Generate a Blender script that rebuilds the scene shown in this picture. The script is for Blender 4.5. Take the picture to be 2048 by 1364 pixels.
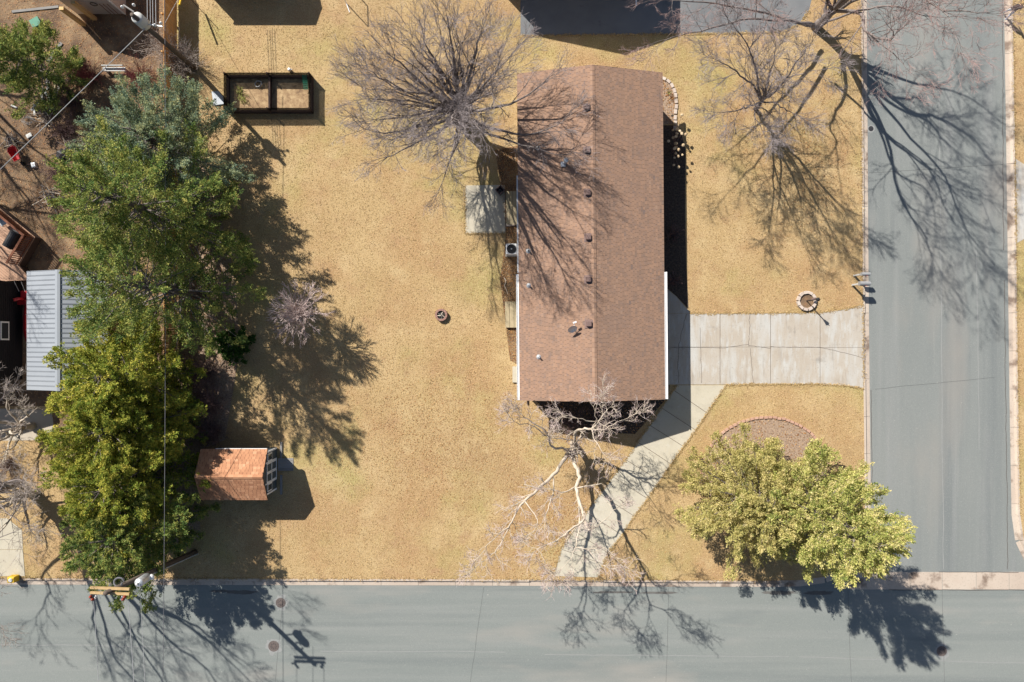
import bpy, math, random
import numpy as np
from mathutils import Vector, Matrix

for o in list(bpy.data.objects): bpy.data.objects.remove(o)
sc = bpy.context.scene
C = sc.collection
R = math.radians

# ------------------------------------------------------------------ camera, sky, sun, exposure
H = 45.5                       # drone height above the lawn, looking straight down
S = 2048/68.25                 # photograph pixels per metre on the lawn
cam = bpy.data.cameras.new('camera'); cam.lens = 24; cam.sensor_width = 36; cam.sensor_fit = 'HORIZONTAL'
cam.clip_start = 0.5; cam.clip_end = 2000
camo = bpy.data.objects.new('camera', cam); C.objects.link(camo); camo.location = (0, 0, H); sc.camera = camo
w = bpy.data.worlds.new('World'); sc.world = w; w.use_nodes = True
nt = w.node_tree; bg = nt.nodes['Background']
sky = nt.nodes.new('ShaderNodeTexSky'); sky.sky_type = 'NISHITA'; sky.sun_disc = False
sky.sun_elevation = R(41); sky.sun_rotation = R(-43)
nt.links.new(sky.outputs[0], bg.inputs[0]); bg.inputs[1].default_value = 0.06
SUN = Vector((.783, -.84, -1.0)).normalized()
sl = bpy.data.lights.new('sun', 'SUN'); sl.energy = 5.0; sl.angle = R(.5); sl.color = (1, .955, .88)
so = bpy.data.objects.new('sun', sl); C.objects.link(so); so.rotation_euler = SUN.to_track_quat('-Z', 'Y').to_euler(); so.location = (-30, 30, 60)
sc.view_settings.view_transform = 'Standard'; sc.view_settings.look = 'None'
sc.view_settings.exposure = 0.75; sc.view_settings.gamma = 1
sc.render.resolution_x = 1024; sc.render.resolution_y = 682

def P(px, py, h=0.0):          # the place in the yard, h metres up, that the photograph shows at (px, py)
    k = (H-h)/H
    return Vector(((px-1024)/S*k, (682-py)/S*k, h))
def G(pts, h=0.0): return [P(a, b, h) for a, b in pts]

# ------------------------------------------------------------------ materials
def lin(c): return tuple((x/12.92 if x <= .04045 else ((x+.055)/1.055)**2.4) for x in c)
MATS = {}
def ramp(nodes, cols):
    r = nodes.new('ShaderNodeValToRGB'); e = r.color_ramp.elements
    n = len(cols)
    while len(e) < n: e.new(.5)
    for i, c in enumerate(cols):
        e[i].position = i/(n-1) if n > 1 else 0
        e[i].color = (*c[:3], 1)
    return r
def M(name, cols, rough=.85, scale=2.0, detail=5, bump=0, bscale=30, bdist=.02, tint=0, orand=0, stretch=(1, 1, 1), metal=0, spec=.25, contrast=1.6, layers=()):
    """Procedural material: world-space noise (mixed with a per-face tint and a per-object random) picks from cols.
    layers: (colour, scale, low, high, stretch, strength) patches laid over it."""
    m = bpy.data.materials.new(name); m.use_nodes = True
    n = m.node_tree.nodes; l = m.node_tree.links; b = n['Principled BSDF']
    b.inputs['Roughness'].default_value = rough; b.inputs['Metallic'].default_value = metal
    b.inputs['Specular IOR Level'].default_value = spec
    geo = n.new('ShaderNodeNewGeometry')
    def noise(sc_, det, st, off=0):
        mp = n.new('ShaderNodeMapping'); mp.inputs['Scale'].default_value = st; mp.inputs['Location'].default_value = (off, off*.7, 0)
        l.new(geo.outputs['Position'], mp.inputs['Vector'])
        t = n.new('ShaderNodeTexNoise'); t.inputs['Scale'].default_value = sc_; t.inputs['Detail'].default_value = det
        t.inputs['Roughness'].default_value = .6
        l.new(mp.outputs[0], t.inputs['Vector']); return t.outputs[0]
    def math_(op, a, bb, clamp=False):
        x = n.new('ShaderNodeMath'); x.operation = op; x.use_clamp = clamp
        for i, v in ((0, a), (1, bb)):
            if isinstance(v, (int, float)): x.inputs[i].default_value = v
            else: l.new(v, x.inputs[i])
        return x.outputs[0]
    f = noise(scale, detail, stretch)
    f = math_('ADD', math_('MULTIPLY', math_('SUBTRACT', f, .5), contrast), .5)
    if tint:
        a = n.new('ShaderNodeAttribute'); a.attribute_name = 'tint'
        f = math_('ADD', math_('MULTIPLY', f, 1-tint), math_('MULTIPLY', a.outputs['Fac'], tint))
    if orand:
        oi = n.new('ShaderNodeObjectInfo')
        f = math_('ADD', math_('MULTIPLY', f, 1-orand), math_('MULTIPLY', oi.outputs['Random'], orand))
    f = math_('MAXIMUM', math_('MINIMUM', f, 1.0), 0.0)
    cr = ramp(n, cols); l.new(f, cr.inputs[0]); col = cr.outputs[0]
    for i, (c, s_, lo, hi, st, k) in enumerate(layers):
        mr = n.new('ShaderNodeMapRange'); mr.inputs[1].default_value = lo; mr.inputs[2].default_value = hi; mr.inputs[3].default_value = 0; mr.inputs[4].default_value = k
        l.new(noise(s_, 4, st, 13.7*(i+1)), mr.inputs[0])
        mx = n.new('ShaderNodeMix'); mx.data_type = 'RGBA'
        l.new(mr.outputs[0], mx.inputs[0]); l.new(col, mx.inputs[6]); mx.inputs[7].default_value = (*c, 1); col = mx.outputs[2]
    l.new(col, b.inputs['Base Color'])
    if bump:
        bn = n.new('ShaderNodeBump'); bn.inputs['Strength'].default_value = bump; bn.inputs['Distance'].default_value = bdist
        l.new(noise(bscale, 4, (1, 1, 1)), bn.inputs['Height']); l.new(bn.outputs[0], b.inputs['Normal'])
    MATS[name] = m; return m

U = (1, 1, 1)
M('lawn', [(.325, .22, .102), (.382, .265, .128), (.43, .31, .162)], .95, .28, 9, .2, 20, .05, contrast=2.6,
  layers=[((.33, .20, .095), .20, .45, .62, U, .85), ((.30, .26, .09), .14, .52, .66, U, .75), ((.26, .155, .08), 1.1, .56, .74, U, .6), ((.25, .15, .08), .09, .56, .68, U, .45), ((.46, .345, .185), .5, .54, .70, U, .6), ((.30, .175, .095), .6, .56, .72, U, .6), ((.43, .31, .155), 1.6, .5, .66, (.6, .03, 1), .2), ((.58, .44, .255), 16, .52, .67, U, .65), ((.14, .088, .045), 19, .52, .67, U, .8), ((.62, .49, .30), 26, .58, .70, U, .5)])
M('grass', [(.19, .115, .05), (.35, .235, .10), (.43, .30, .135), (.58, .44, .24)], .9, 1.5, 3, tint=.8)
M('yard_dirt', [(.06, .038, .026), (.13, .085, .055), (.22, .148, .088), (.33, .235, .135)], .95, .7, 8, .8, 14, .06, contrast=2.2,
  layers=[((.30, .15, .07), 3, .52, .75, U, .6), ((.07, .04, .025), 6, .58, .78, U, .7)])
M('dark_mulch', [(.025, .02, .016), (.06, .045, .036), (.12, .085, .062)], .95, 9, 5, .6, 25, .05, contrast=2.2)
M('garden_soil', [(.16, .10, .06), (.30, .20, .11), (.42, .30, .17)], .95, 3.5, 7, .5, 20, .05, contrast=2.6)
M('mulch', [(.17, .115, .08), (.31, .22, .155), (.41, .305, .22)], .95, 9, 5, .9, 25, .05, contrast=2.5)
M('leaf', [(.16, .065, .025), (.30, .13, .045), (.40, .22, .085), (.46, .32, .17)], .8, 3, 2, tint=.9)
M('soil', [(.12, .08, .055), (.22, .15, .10)], .95, 3, 6, .5, 20)
M('asphalt_v', [(.156, .168, .160), (.180, .191, .182), (.208, .215, .203)], .85, .12, 6, .25, 90, .01, stretch=(1, .35, 1),
  layers=[((.222, .226, .218), 1.0, .5, .72, (1, .04, 1), .7), ((.135, .147, .147), .7, .5, .7, (1, .03, 1), .65), ((.235, .232, .22), 4, .58, .75, (1, .05, 1), .35), ((.30, .30, .285), 20, .56, .68, U, .45), ((.10, .11, .115), 26, .56, .68, U, .45), ((.42, .40, .36), 6, .70, .76, U, .6), ((.25, .23, .205), .18, .52, .70, (1, .3, 1), .7), ((.13, .14, .145), .5, .62, .75, (1, .25, 1), .5)])
M('asphalt_h', [(.156, .172, .161), (.183, .198, .186), (.210, .220, .204)], .85, .12, 6, .25, 90, .01, stretch=(.35, 1, 1),
  layers=[((.222, .23, .216), 1.0, .5, .72, (.04, 1, 1), .7), ((.135, .15, .146), .7, .5, .7, (.03, 1, 1), .65), ((.24, .24, .22), 4, .58, .75, (.05, 1, 1), .35), ((.30, .30, .285), 20, .56, .68, U, .45), ((.10, .11, .115), 26, .56, .68, U, .45), ((.42, .40, .36), 6, .70, .76, U, .6), ((.29, .265, .235), .18, .54, .70, (.3, 1, 1), .8), ((.13, .145, .145), .5, .62, .75, (.25, 1, 1), .5)])
M('asphalt_drive', [(.11, .115, .12), (.15, .155, .16), (.18, .18, .18)], .9, .5, 6, .3, 60, .01, layers=[((.06, .06, .065), .9, .62, .72, U, .6)])
M('concrete', [(.36, .31, .245), (.42, .37, .30), (.47, .435, .375)], .9, .8, 8, .25, 40, .008, orand=.25, layers=[((.27, .235, .19), 1.7, .58, .8, U, .5), ((.22, .2, .17), 14, .66, .8, U, .5)])
M('concrete_drive', [(.33, .28, .225), (.37, .325, .27), (.40, .37, .33)], .9, .5, 6, .1, 40, .006, orand=.1, contrast=2.0,
  layers=[((.415, .405, .38), 1.0, .47, .62, (1.0, .22, 1), .85), ((.45, .45, .43), 2.6, .52, .66, (1.3, .3, 1), .55), ((.30, .245, .19), .7, .58, .76, U, .5), ((.22, .195, .165), 11, .58, .72, U, .55), ((.22, .20, .175), 3.5, .58, .74, (1, .15, 1), .5), ((.20, .185, .165), .9, .62, .74, U, .55)])
M('concrete_walk', [(.375, .335, .26), (.43, .39, .305), (.47, .43, .355)], .9, .6, 7, .2, 40, .006, orand=.25, layers=[((.29, .26, .205), 1.1, .52, .75, U, .55), ((.22, .20, .165), 12, .58, .75, U, .45), ((.46, .44, .39), 3, .58, .75, U, .5)])
M('kerb', [(.36, .29, .235), (.43, .355, .29), (.48, .42, .35)], .9, .7, 6, .25, 40, .006, orand=.35, layers=[((.14, .095, .07), .7, .54, .64, U, .8), ((.24, .21, .175), 9, .56, .72, U, .6)])
M('seam', [(.20, .205, .20), (.26, .26, .25)], .9, 3, 6)
M('crack', [(.06, .05, .045), (.10, .08, .07)], .95, 8)
M('road_seal', [(.07, .075, .072), (.13, .137, .132)], .9, 6)
M('joint', [(.09, .07, .055), (.14, .11, .085)], .95, 8)
M('wet_stain', [(.085, .08, .075), (.13, .125, .115)], .8, 2)
M('shingle', [(.15, .112, .10), (.208, .138, .102), (.252, .158, .11), (.295, .18, .12), (.285, .196, .142)], .95, .9, 4, .06, 60, .01, tint=.8, layers=[((.205, .142, .115), .35, .5, .75, U, .3), ((.175, .14, .135), 7, .54, .68, U, .45), ((.30, .205, .15), 9, .56, .7, U, .4)])
M('shed_shingle', [(.20, .095, .06), (.33, .155, .085), (.42, .21, .115), (.55, .31, .19)], .95, 2, 4, .12, 60, .01, tint=.8)
M('vent_metal', [(.13, .085, .075), (.19, .125, .11)], .6, 4, orand=.3)
M('white_trim', [(.74, .73, .72), (.82, .82, .81)], .5, 3)
M('siding_cream', [(.50, .46, .40), (.58, .54, .48)], .7, 1.5, bump=.1)
M('siding_pale', [(.42, .36, .33), (.52, .46, .43)], .7, 1.2)
M('black_wall', [(.008, .008, .010), (.016, .015, .018)], .7, 1.5)
M('slate_panel', [(.055, .07, .08), (.085, .105, .115)], .6, 3)
M('glass', [(.03, .035, .04), (.05, .06, .07)], .08, 2, spec=.6)
M('metal_roof', [(.255, .275, .30), (.315, .335, .36)], .45, .8, metal=.15, orand=.3)
M('mailbox_grey', [(.20, .20, .205), (.27, .27, .275)], .5, 4)
M('galv', [(.45, .47, .49), (.62, .63, .64)], .4, 5, metal=.5)
M('dark_metal', [(.02, .02, .022), (.05, .05, .055)], .5, 5)
M('charcoal', [(.012, .012, .014), (.03, .03, .033)], .45, 5)
M('pole_wood', [(.075, .058, .046), (.14, .11, .088)], .9, 2, stretch=(6, 6, 1), bump=.3)
M('arm_wood', [(.30, .18, .07), (.43, .30, .15), (.52, .45, .36)], .85, 3, orand=.4)
M('fence_wood', [(.44, .21, .07), (.56, .30, .11), (.66, .40, .17)], .85, 1.5, 5, orand=.5, stretch=(4, 4, 1))
M('post_tan', [(.56, .36, .16), (.66, .45, .22)], .8, 2)
M('deck_wood', [(.34, .20, .13), (.46, .29, .20)], .85, 1.5, orand=.5)
M('rail_wood', [(.12, .045, .025), (.22, .085, .045)], .8, 2, orand=.4)
M('step_wood', [(.33, .27, .17), (.42, .345, .22)], .85, 1.5, orand=.5, layers=[((.27, .24, .13), 2, .5, .75, U, .5)])
M('grey_wood', [(.16, .15, .14), (.27, .26, .25)], .85, 2, orand=.5)
M('dark_wood', [(.035, .022, .018), (.075, .048, .04)], .85, 3, orand=.3)
M('white_wood', [(.42, .42, .40), (.54, .54, .52)], .8, 3)
M('net', [(.008, .008, .008), (.02, .02, .02)], .8, 3)
M('green_plastic', [(.01, .12, .07), (.02, .20, .12)], .5, 3)
M('red_plastic', [(.35, .012, .018), (.48, .02, .025)], .35, 3, spec=.5)
M('yellow_paint', [(.60, .36, .02), (.70, .46, .04)], .5, 3)
M('insulator', [(.20, .035, .02), (.32, .06, .04)], .3, 3)
M('wire_light', [(.30, .30, .30), (.42, .42, .42)], .5, 3)
M('wire_dark', [(.10, .10, .11), (.16, .16, .17)], .6, 3)
M('stone', [(.33, .26, .21), (.47, .39, .33), (.55, .49, .43)], .9, 6, 5, .5, 40, orand=.5)
M('brick_edge', [(.34, .20, .145), (.42, .26, .19), (.46, .31, .24)], .9, 5, 5, .4, 40, orand=.5)
M('red_stone', [(.22, .12, .095), (.32, .19, .155)], .9, 5, 5, .4, 40, orand=.4)
M('ash', [(.02, .02, .02), (.12, .11, .10), (.35, .33, .31)], .95, 12, 5)
M('iron', [(.075, .06, .055), (.14, .11, .10)], .7, 12, 4, .5, 60, .01)
M('bark_dark', [(.05, .04, .036), (.11, .09, .08), (.17, .145, .13)], .95, 4, 5, .6, 30, stretch=(1, 1, .3))
M('bark_grey', [(.10, .082, .075), (.19, .16, .15), (.27, .235, .22)], .95, 5, 5, .4, 30)
M('bark_pale', [(.30, .245, .185), (.46, .39, .31), (.58, .51, .43)], .9, 3, 5, .4, 20)
M('twig_mauve', [(.17, .145, .145), (.28, .24, .24), (.40, .35, .35)], .95, 2, tint=.7)
M('twig_pale', [(.34, .24, .215), (.46, .36, .335), (.66, .58, .55)], .9, 2, tint=.7)
M('twig_red', [(.20, .13, .12), (.31, .23, .22), (.42, .25, .21)], .95, 2, tint=.8)
M('twig_tan', [(.24, .19, .16), (.38, .32, .28), (.48, .42, .37)], .95, 2, tint=.7)
M('twig_brown', [(.075, .045, .045), (.15, .095, .09), (.22, .15, .14)], .95, 2, tint=.7)
M('twig_wine', [(.10, .028, .03), (.18, .05, .05), (.24, .09, .08)], .95, 2, tint=.7)
def foliage(name, cols):
    m = M(name, cols, .75, .6, 3, tint=.78, spec=.2)
    n = m.node_tree.nodes; l = m.node_tree.links; b = n['Principled BSDF']
    tr = n.new('ShaderNodeBsdfTranslucent'); mx = n.new('ShaderNodeMixShader'); mx.inputs[0].default_value = .3
    l.new(b.inputs['Base Color'].links[0].from_socket, tr.inputs[0])
    l.new(b.outputs[0], mx.inputs[1]); l.new(tr.outputs[0], mx.inputs[2]); l.new(mx.outputs[0], n['Material Output'].inputs[0])
foliage('leaf_blue', [(.07, .125, .10), (.17, .245, .175), (.30, .35, .20), (.45, .41, .17)])
foliage('leaf_green', [(.035, .085, .026), (.115, .185, .045), (.25, .295, .075), (.50, .44, .12)])
foliage('leaf_yellow', [(.06, .115, .022), (.20, .265, .04), (.40, .40, .065), (.60, .50, .10)])
foliage('leaf_olive', [(.12, .135, .05), (.35, .33, .11), (.56, .485, .175), (.72, .60, .31)])
foliage('leaf_bright', [(.08, .13, .035), (.29, .335, .085), (.52, .49, .155), (.74, .62, .32)])
foliage('leaf_dark', [(.02, .065, .012), (.05, .115, .02), (.09, .15, .03)])
M('skin', [(.45, .25, .17), (.50, .29, .20)], .6, 5)
M('hair', [(.30, .19, .06), (.42, .29, .10)], .7, 5)
M('jacket', [(.012, .013, .018), (.03, .03, .04)], .8, 5)
M('jeans', [(.30, .34, .42), (.44, .48, .55)], .85, 8)
M('shoe', [(.22, .10, .05), (.30, .15, .08)], .7, 8)
M('flower', [(.38, .26, .15), (.50, .38, .24), (.58, .48, .34)], .9, 12, tint=.6)

# ------------------------------------------------------------------ mesh helpers
class MB:
    def __init__(s): s.v = []; s.f = []; s.t = []; s.m = []
    def add(s, vs, fs, tint=0.5, mi=0):
        o = len(s.v); s.v += [tuple(x) for x in vs]
        for f in fs: s.f.append(tuple(i+o for i in f)); s.t.append(tint); s.m.append(mi)
        return s
    def box(s, c, size, rz=0, tint=.5, taper=1.0, mi=0):
        x, y, z = size[0]/2, size[1]/2, size[2]/2; cs, sn = math.cos(rz), math.sin(rz); vs = []
        for k, dz in ((1, -z), (taper, z)):
            for a, b in ((-x, -y), (x, -y), (x, y), (-x, y)):
                a *= k; b *= k; vs.append((c[0]+a*cs-b*sn, c[1]+a*sn+b*cs, c[2]+dz))
        return s.add(vs, [(3, 2, 1, 0), (4, 5, 6, 7), (0, 1, 5, 4), (1, 2, 6, 5), (2, 3, 7, 6), (3, 0, 4, 7)], tint, mi)
    def prism(s, poly, z0, z1, tint=.5, mi=0):
        n = len(poly)
        a = sum(poly[i][0]*poly[(i+1) % n][1]-poly[(i+1) % n][0]*poly[i][1] for i in range(n))
        if a < 0: poly = list(reversed(poly))
        vs = [(p[0], p[1], z0) for p in poly]+[(p[0], p[1], z1) for p in poly]
        fs = [tuple(reversed(range(n))), tuple(range(n, 2*n))]+[(i, (i+1) % n, n+(i+1) % n, n+i) for i in range(n)]
        return s.add(vs, fs, tint, mi)
    def sheet(s, poly, z, tint=.5):
        n = len(poly); a = sum(poly[i][0]*poly[(i+1) % n][1]-poly[(i+1) % n][0]*poly[i][1] for i in range(n))
        if a < 0: poly = list(reversed(poly))
        return s.add([(p[0], p[1], z) for p in poly], [tuple(range(n))], tint)
    def tube(s, pts, rs, n=8, tint=.5, cap=True, mi=0):
        pts = [Vector(p) for p in pts]
        if isinstance(rs, (int, float)): rs = [rs]*len(pts)
        vs = []; up = None
        for i, p in enumerate(pts):
            d = (pts[min(i+1, len(pts)-1)]-pts[max(i-1, 0)]).normalized()
            if up is None: up = Vector((0, 0, 1)) if abs(d.z) < .9 else Vector((1, 0, 0))
            a = d.cross(up).normalized(); b = a.cross(d).normalized(); up = b
            for k in range(n):
                t = 2*math.pi*k/n; vs.append(p+a*(math.cos(t)*rs[i])+b*(math.sin(t)*rs[i]))
        fs = [(i*n+k, i*n+(k+1) % n, (i+1)*n+(k+1) % n, (i+1)*n+k) for i in range(len(pts)-1) for k in range(n)]
        if cap: fs += [tuple(reversed(range(n))), tuple(range((len(pts)-1)*n, len(pts)*n))]
        return s.add(vs, fs, tint, mi)
    def lathe(s, c, prof, n=16, tint=.5, a0=0, a1=2*math.pi, mi=0):
        full = abs(a1-a0-2*math.pi) < 1e-6; m = n if full else n+1; vs = []
        for r, z in prof:
            for k in range(m):
                t = a0+(a1-a0)*k/n; vs.append((c[0]+r*math.cos(t), c[1]+r*math.sin(t), c[2]+z))
        fs = [(i*m+k, i*m+(k+1) % m, (i+1)*m+(k+1) % m, (i+1)*m+k) for i in range(len(prof)-1) for k in range(n)]
        return s.add(vs, fs, tint, mi)
    def blob(s, c, r, rng, n=8, sq=1.0, tint=.5, rough=.2):
        vs = [(c[0], c[1], c[2]-r*sq)]; fs = []; rings = 4
        for i in range(1, rings):
            ph = -math.pi/2+math.pi*i/rings
            for k in range(n):
                q = r*(1+rng.uniform(-rough, rough)); t = 2*math.pi*k/n
                vs.append((c[0]+q*math.cos(ph)*math.cos(t), c[1]+q*math.cos(ph)*math.sin(t), c[2]+q*sq*math.sin(ph)))
        vs.append((c[0], c[1], c[2]+r*sq)); L = len(vs)-1
        for k in range(n):
            fs.append((0, 1+(k+1) % n, 1+k)); fs.append((L, L-n+k, L-n+(k+1) % n))
            for i in range(rings-2): a = 1+i*n; fs.append((a+k, a+(k+1) % n, a+n+(k+1) % n, a+n+k))
        return s.add(vs, fs, tint)

def finish(o, parent, label, cat, group, kind):
    C.objects.link(o)
    if parent is not None:
        o.parent = parent
        if parent.type == 'EMPTY': o.matrix_parent_inverse = Matrix.Translation(-parent.location)
    if label: o['label'] = label
    if cat: o['category'] = cat
    if group: o['group'] = group
    if kind: o['kind'] = kind
    return o
def obj(name, mb, mat, parent=None, label=None, cat=None, group=None, kind=None, smooth=False, bevel=0):
    me = bpy.data.meshes.new(name); me.from_pydata(mb.v, [], mb.f)
    for x in (mat if isinstance(mat, (list, tuple)) else [mat]): me.materials.append(MATS[x])
    at = me.attributes.new('tint', 'FLOAT', 'FACE'); at.data.foreach_set('value', np.array(mb.t, dtype=np.float32))
    if any(mb.m): me.polygons.foreach_set('material_index', mb.m)
    if smooth: me.polygons.foreach_set('use_smooth', [True]*len(mb.f))
    me.update()
    o = bpy.data.objects.new(name, me)
    if bevel:
        b = o.modifiers.new('bevel', 'BEVEL'); b.width = bevel; b.segments = 2; b.limit_method = 'ANGLE'
    return finish(o, parent, label, cat, group, kind)
def shared(name, me, loc, rz, parent, **kw):
    o = bpy.data.objects.new(name, me); o.location = loc; o.rotation_euler = (0, 0, rz)
    return finish(o, parent, kw.get('label'), kw.get('cat'), kw.get('group'), kw.get('kind'))
def thing(name, loc, label, cat, group=None):
    o = bpy.data.objects.new(name, None); o.location = loc; o.empty_display_size = .3
    return finish(o, None, label, cat, group, None)
def fastobj(name, V, F, mat, tint=None, parent=None, label=None, cat=None, group=None, kind=None, smooth=False):
    """V (n,3), F (m,k) arrays of one face size"""
    me = bpy.data.meshes.new(name); m, k = F.shape
    me.vertices.add(len(V)); me.vertices.foreach_set('co', V.astype(np.float32).ravel())
    me.loops.add(m*k); me.loops.foreach_set('vertex_index', F.astype(np.int32).ravel())
    me.polygons.add(m); me.polygons.foreach_set('loop_start', np.arange(0, m*k, k, dtype=np.int32))
    me.update(calc_edges=True)
    if tint is not None:
        at = me.attributes.new('tint', 'FLOAT', 'FACE'); at.data.foreach_set('value', tint.astype(np.float32))
    me.polygons.foreach_set('use_smooth', np.full(m, bool(smooth)))
    me.materials.append(MATS[mat])
    return finish(bpy.data.objects.new(name, me), parent, label, cat, group, kind)
def inside(pts, poly):
    x, y = pts[:, 0], pts[:, 1]; r = np.zeros(len(pts), bool); n = len(poly)
    for i in range(n):
        x1, y1 = poly[i][0], poly[i][1]; x2, y2 = poly[(i+1) % n][0], poly[(i+1) % n][1]
        c = ((y1 > y) != (y2 > y)) & (x < (x2-x1)*(y-y1)/((y2-y1) if y2 != y1 else 1e-9)+x1); r ^= c
    return r
def norm(a): return a/np.maximum(np.linalg.norm(a, axis=1, keepdims=True), 1e-9)
def structure(name, mb, mat, parent=None): return obj(name, mb, mat, parent, kind=None if parent else 'structure')

# ------------------------------------------------------------------ the setting: ground, roads, kerbs
ZR = -.13                                                     # road level below the lawn
structure('ground', MB().sheet([(-400, -400), (400, -400), (400, 400), (-400, 400)], -.45), 'soil')
KERB = [(1718, -420), (1721, 0), (1725, 560), (1727, 780), (1729, 950), (1730, 1010), (1727, 1060), (1715, 1105), (1690, 1136), (1650, 1153), (1600, 1160), (1540, 1161), (1250, 1160), (900, 1158), (400, 1157), (0, 1156), (-420, 1155)]
KERB2 = [(2021, -420), (2025, 0), (2031, 400), (2033, 560), (2036, 800), (2040, 1030), (2047, 1080), (2066, 1120), (2100, 1148), (2150, 1160), (2520, 1162)]
lawn_poly = G(KERB)+[Vector((-300, -16.1, 0)), Vector((-300, 300, 0)), Vector((23, 300, 0))]
lawn2_poly = G(KERB2)+[Vector((300, -16, 0)), Vector((300, 300, 0)), Vector((33.2, 300, 0))]
structure('lawn', MB().sheet(lawn_poly, 0), 'lawn')
structure('verge', MB().sheet(lawn2_poly, 0), 'lawn')
structure('lawn_beyond_street', MB().sheet([(-300, -27), (300, -27), (300, -300), (-300, -300)], 0), 'lawn')
structure('side_street', MB().sheet([P(1715, -3000), P(2040, -3000), P(2060, 1147), P(1715, 1147)], ZR), 'asphalt_v')
structure('street', MB().sheet([P(-4000, 1150), P(6000, 1150), P(6000, 1490), P(-4000, 1490)], ZR-.004), 'asphalt_h')

def resample(path, step):
    out = [Vector(path[0])]
    for a, b in zip(path, path[1:]):
        a, b = Vector(a), Vector(b); n = max(1, int((b-a).length/step))
        out += [a.lerp(b, k/n) for k in range(1, n+1)]
    return out
def kerb_run(name, path, side, seg, low):
    """Concrete kerb and gutter cast in segments; side +1 = road on the left of the path. low(px,py) = dropped kerb"""
    root = bpy.data.objects.new(name, None); root['kind'] = 'structure'; C.objects.link(root)
    pts = resample(G(path), .35); acc = 0; cur = [pts[0]]
    segs = []
    for a, b in zip(pts, pts[1:]):
        acc += (b-a).length; cur.append(b)
        if acc >= seg: segs.append(cur); cur = [b]; acc = 0
    for sg in segs:
        mid = sg[len(sg)//2]; px, py = 1024+mid.x*S, 682-mid.y*S
        if px < -60 or py < -60 or px > 2110: continue
        lo = low(px, py); d0 = (sg[1]-sg[0]).normalized(); d1 = (sg[-1]-sg[-2]).normalized()
        sg = [sg[0]+d0*.011]+sg[1:-1]+[sg[-1]-d1*.011]; mb = MB(); vs = []
        prof = [(0, -.3), (0, .03), (.13, .032), (.20, -.10), (.47, ZR+.012), (.47, -.3)] if not lo else [(0, -.3), (0, .012), (.14, -.04), (.16, -.10), (.47, ZR+.012), (.47, -.3)]
        for i, p in enumerate(sg):
            d = (sg[min(i+1, len(sg)-1)]-sg[max(i-1, 0)]).normalized(); nrm = Vector((-d.y, d.x, 0))*side
            vs += [(p+nrm*q+Vector((0, 0, z))) for q, z in prof]
        k = len(prof); fs = []
        for i in range(len(sg)-1):
            for j in range(k-1): f = (i*k+j, (i+1)*k+j, (i+1)*k+j+1, i*k+j+1); fs.append(f if side < 0 else tuple(reversed(f)))
        fs += [tuple(range(k)), tuple(reversed(range((len(sg)-1)*k, len(sg)*k)))]
        mb.add(vs, fs); obj('kerb_segment', mb, 'kerb', root)
    return root
kerb_run('kerb_house_side', KERB, 1, 2.15, lambda x, y: (605 < y < 785 and x > 1600) or (y > 1100 and 1085 < x < 1215) or (y > 1100 and x < 50) or (y < 40 and 1500 < x < 1600))
kerb_run('kerb_far_side', KERB2, -1, 2.2, lambda x, y: 318 < y < 490)
# concrete valley gutter across the mouth of the side street
vg = bpy.data.objects.new('valley_gutter', None); vg['kind'] = 'structure'; C.objects.link(vg)
xs = [1700, 1762, 1824, 1887, 1955, 2021, 2088, 2155]
for a, b in zip(xs, xs[1:]):
    obj('gutter_slab', MB().prism(G([(a+.4, 1145), (b-.4, 1145.5), (b-.4, 1180.5), (a+.4, 1180)]), -.35, ZR+.006), 'kerb', vg)
def strip(mb, pts, wd, z):
    pts = [Vector(p) for p in pts]
    for a, b in zip(pts, pts[1:]):
        d = (b-a); d.z = 0
        if d.length < 1e-4: continue
        n = Vector((-d.y, d.x, 0)).normalized()*wd/2
        mb.add([(a.x-n.x, a.y-n.y, z), (b.x-n.x, b.y-n.y, z), (b.x+n.x, b.y+n.y, z), (a.x+n.x, a.y+n.y, z)], [(0, 1, 2, 3)])
    return mb
def wig(a, b, n, amp, seed):
    r = random.Random(seed); out = []; o = 0
    for i in range(n+1):
        t = i/n; o = o*.7+r.uniform(-amp, amp); dx, dy = b[0]-a[0], b[1]-a[1]; L = math.hypot(dx, dy)
        out.append((a[0]+dx*t-dy/L*o, a[1]+dy*t+dx/L*o))
    return out
def cracks(name, lines, z, parent=None, wd=.03, mat='crack'):
    mb = MB()
    for ln in lines: strip(mb, G(ln), wd, z)
    return obj(name, mb, mat, parent, kind=None if parent else 'structure')
# sealed joints and wear in the two streets
cracks('road_joint', [wig((1740, 345), (2008, 328), 12, .5, 1), wig((1752, 778), (1992, 755), 12, .6, 2)], ZR+.004, wd=.024, mat='road_seal')
cracks('road_joint', [wig((967, 1176), (935, 1400), 10, .8, 3), wig((1338, 1178), (1332, 1400), 8, .4, 4), wig((1698, 1182), (1706, 1400), 8, .4, 5), wig((1887, 1182), (1892, 1400), 8, .4, 6), wig((563, 1212), (545, 1400), 8, .6, 7)], ZR, wd=.022, mat='road_seal')
cracks('road_edge_crack', [wig((2007, -20), (2010, 500), 60, .8, 8), wig((2011, 560), (2018, 1140), 70, .8, 9), wig((1744, 780), (1747, 1000), 30, .5, 10), wig((1880, 1145), (2040, 1146), 20, .4, 11), wig((1780, 1181), (2060, 1182), 30, .4, 11)], ZR+.008, wd=.035)
cracks('paving_seam', [wig((1884, 480), (1889, 1140), 40, .7, 61), wig((1880, 150), (1884, 470), 20, .6, 62), wig((1955, 500), (1962, 900), 20, .6, 63)], ZR+.003, wd=.05, mat='seam')
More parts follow.
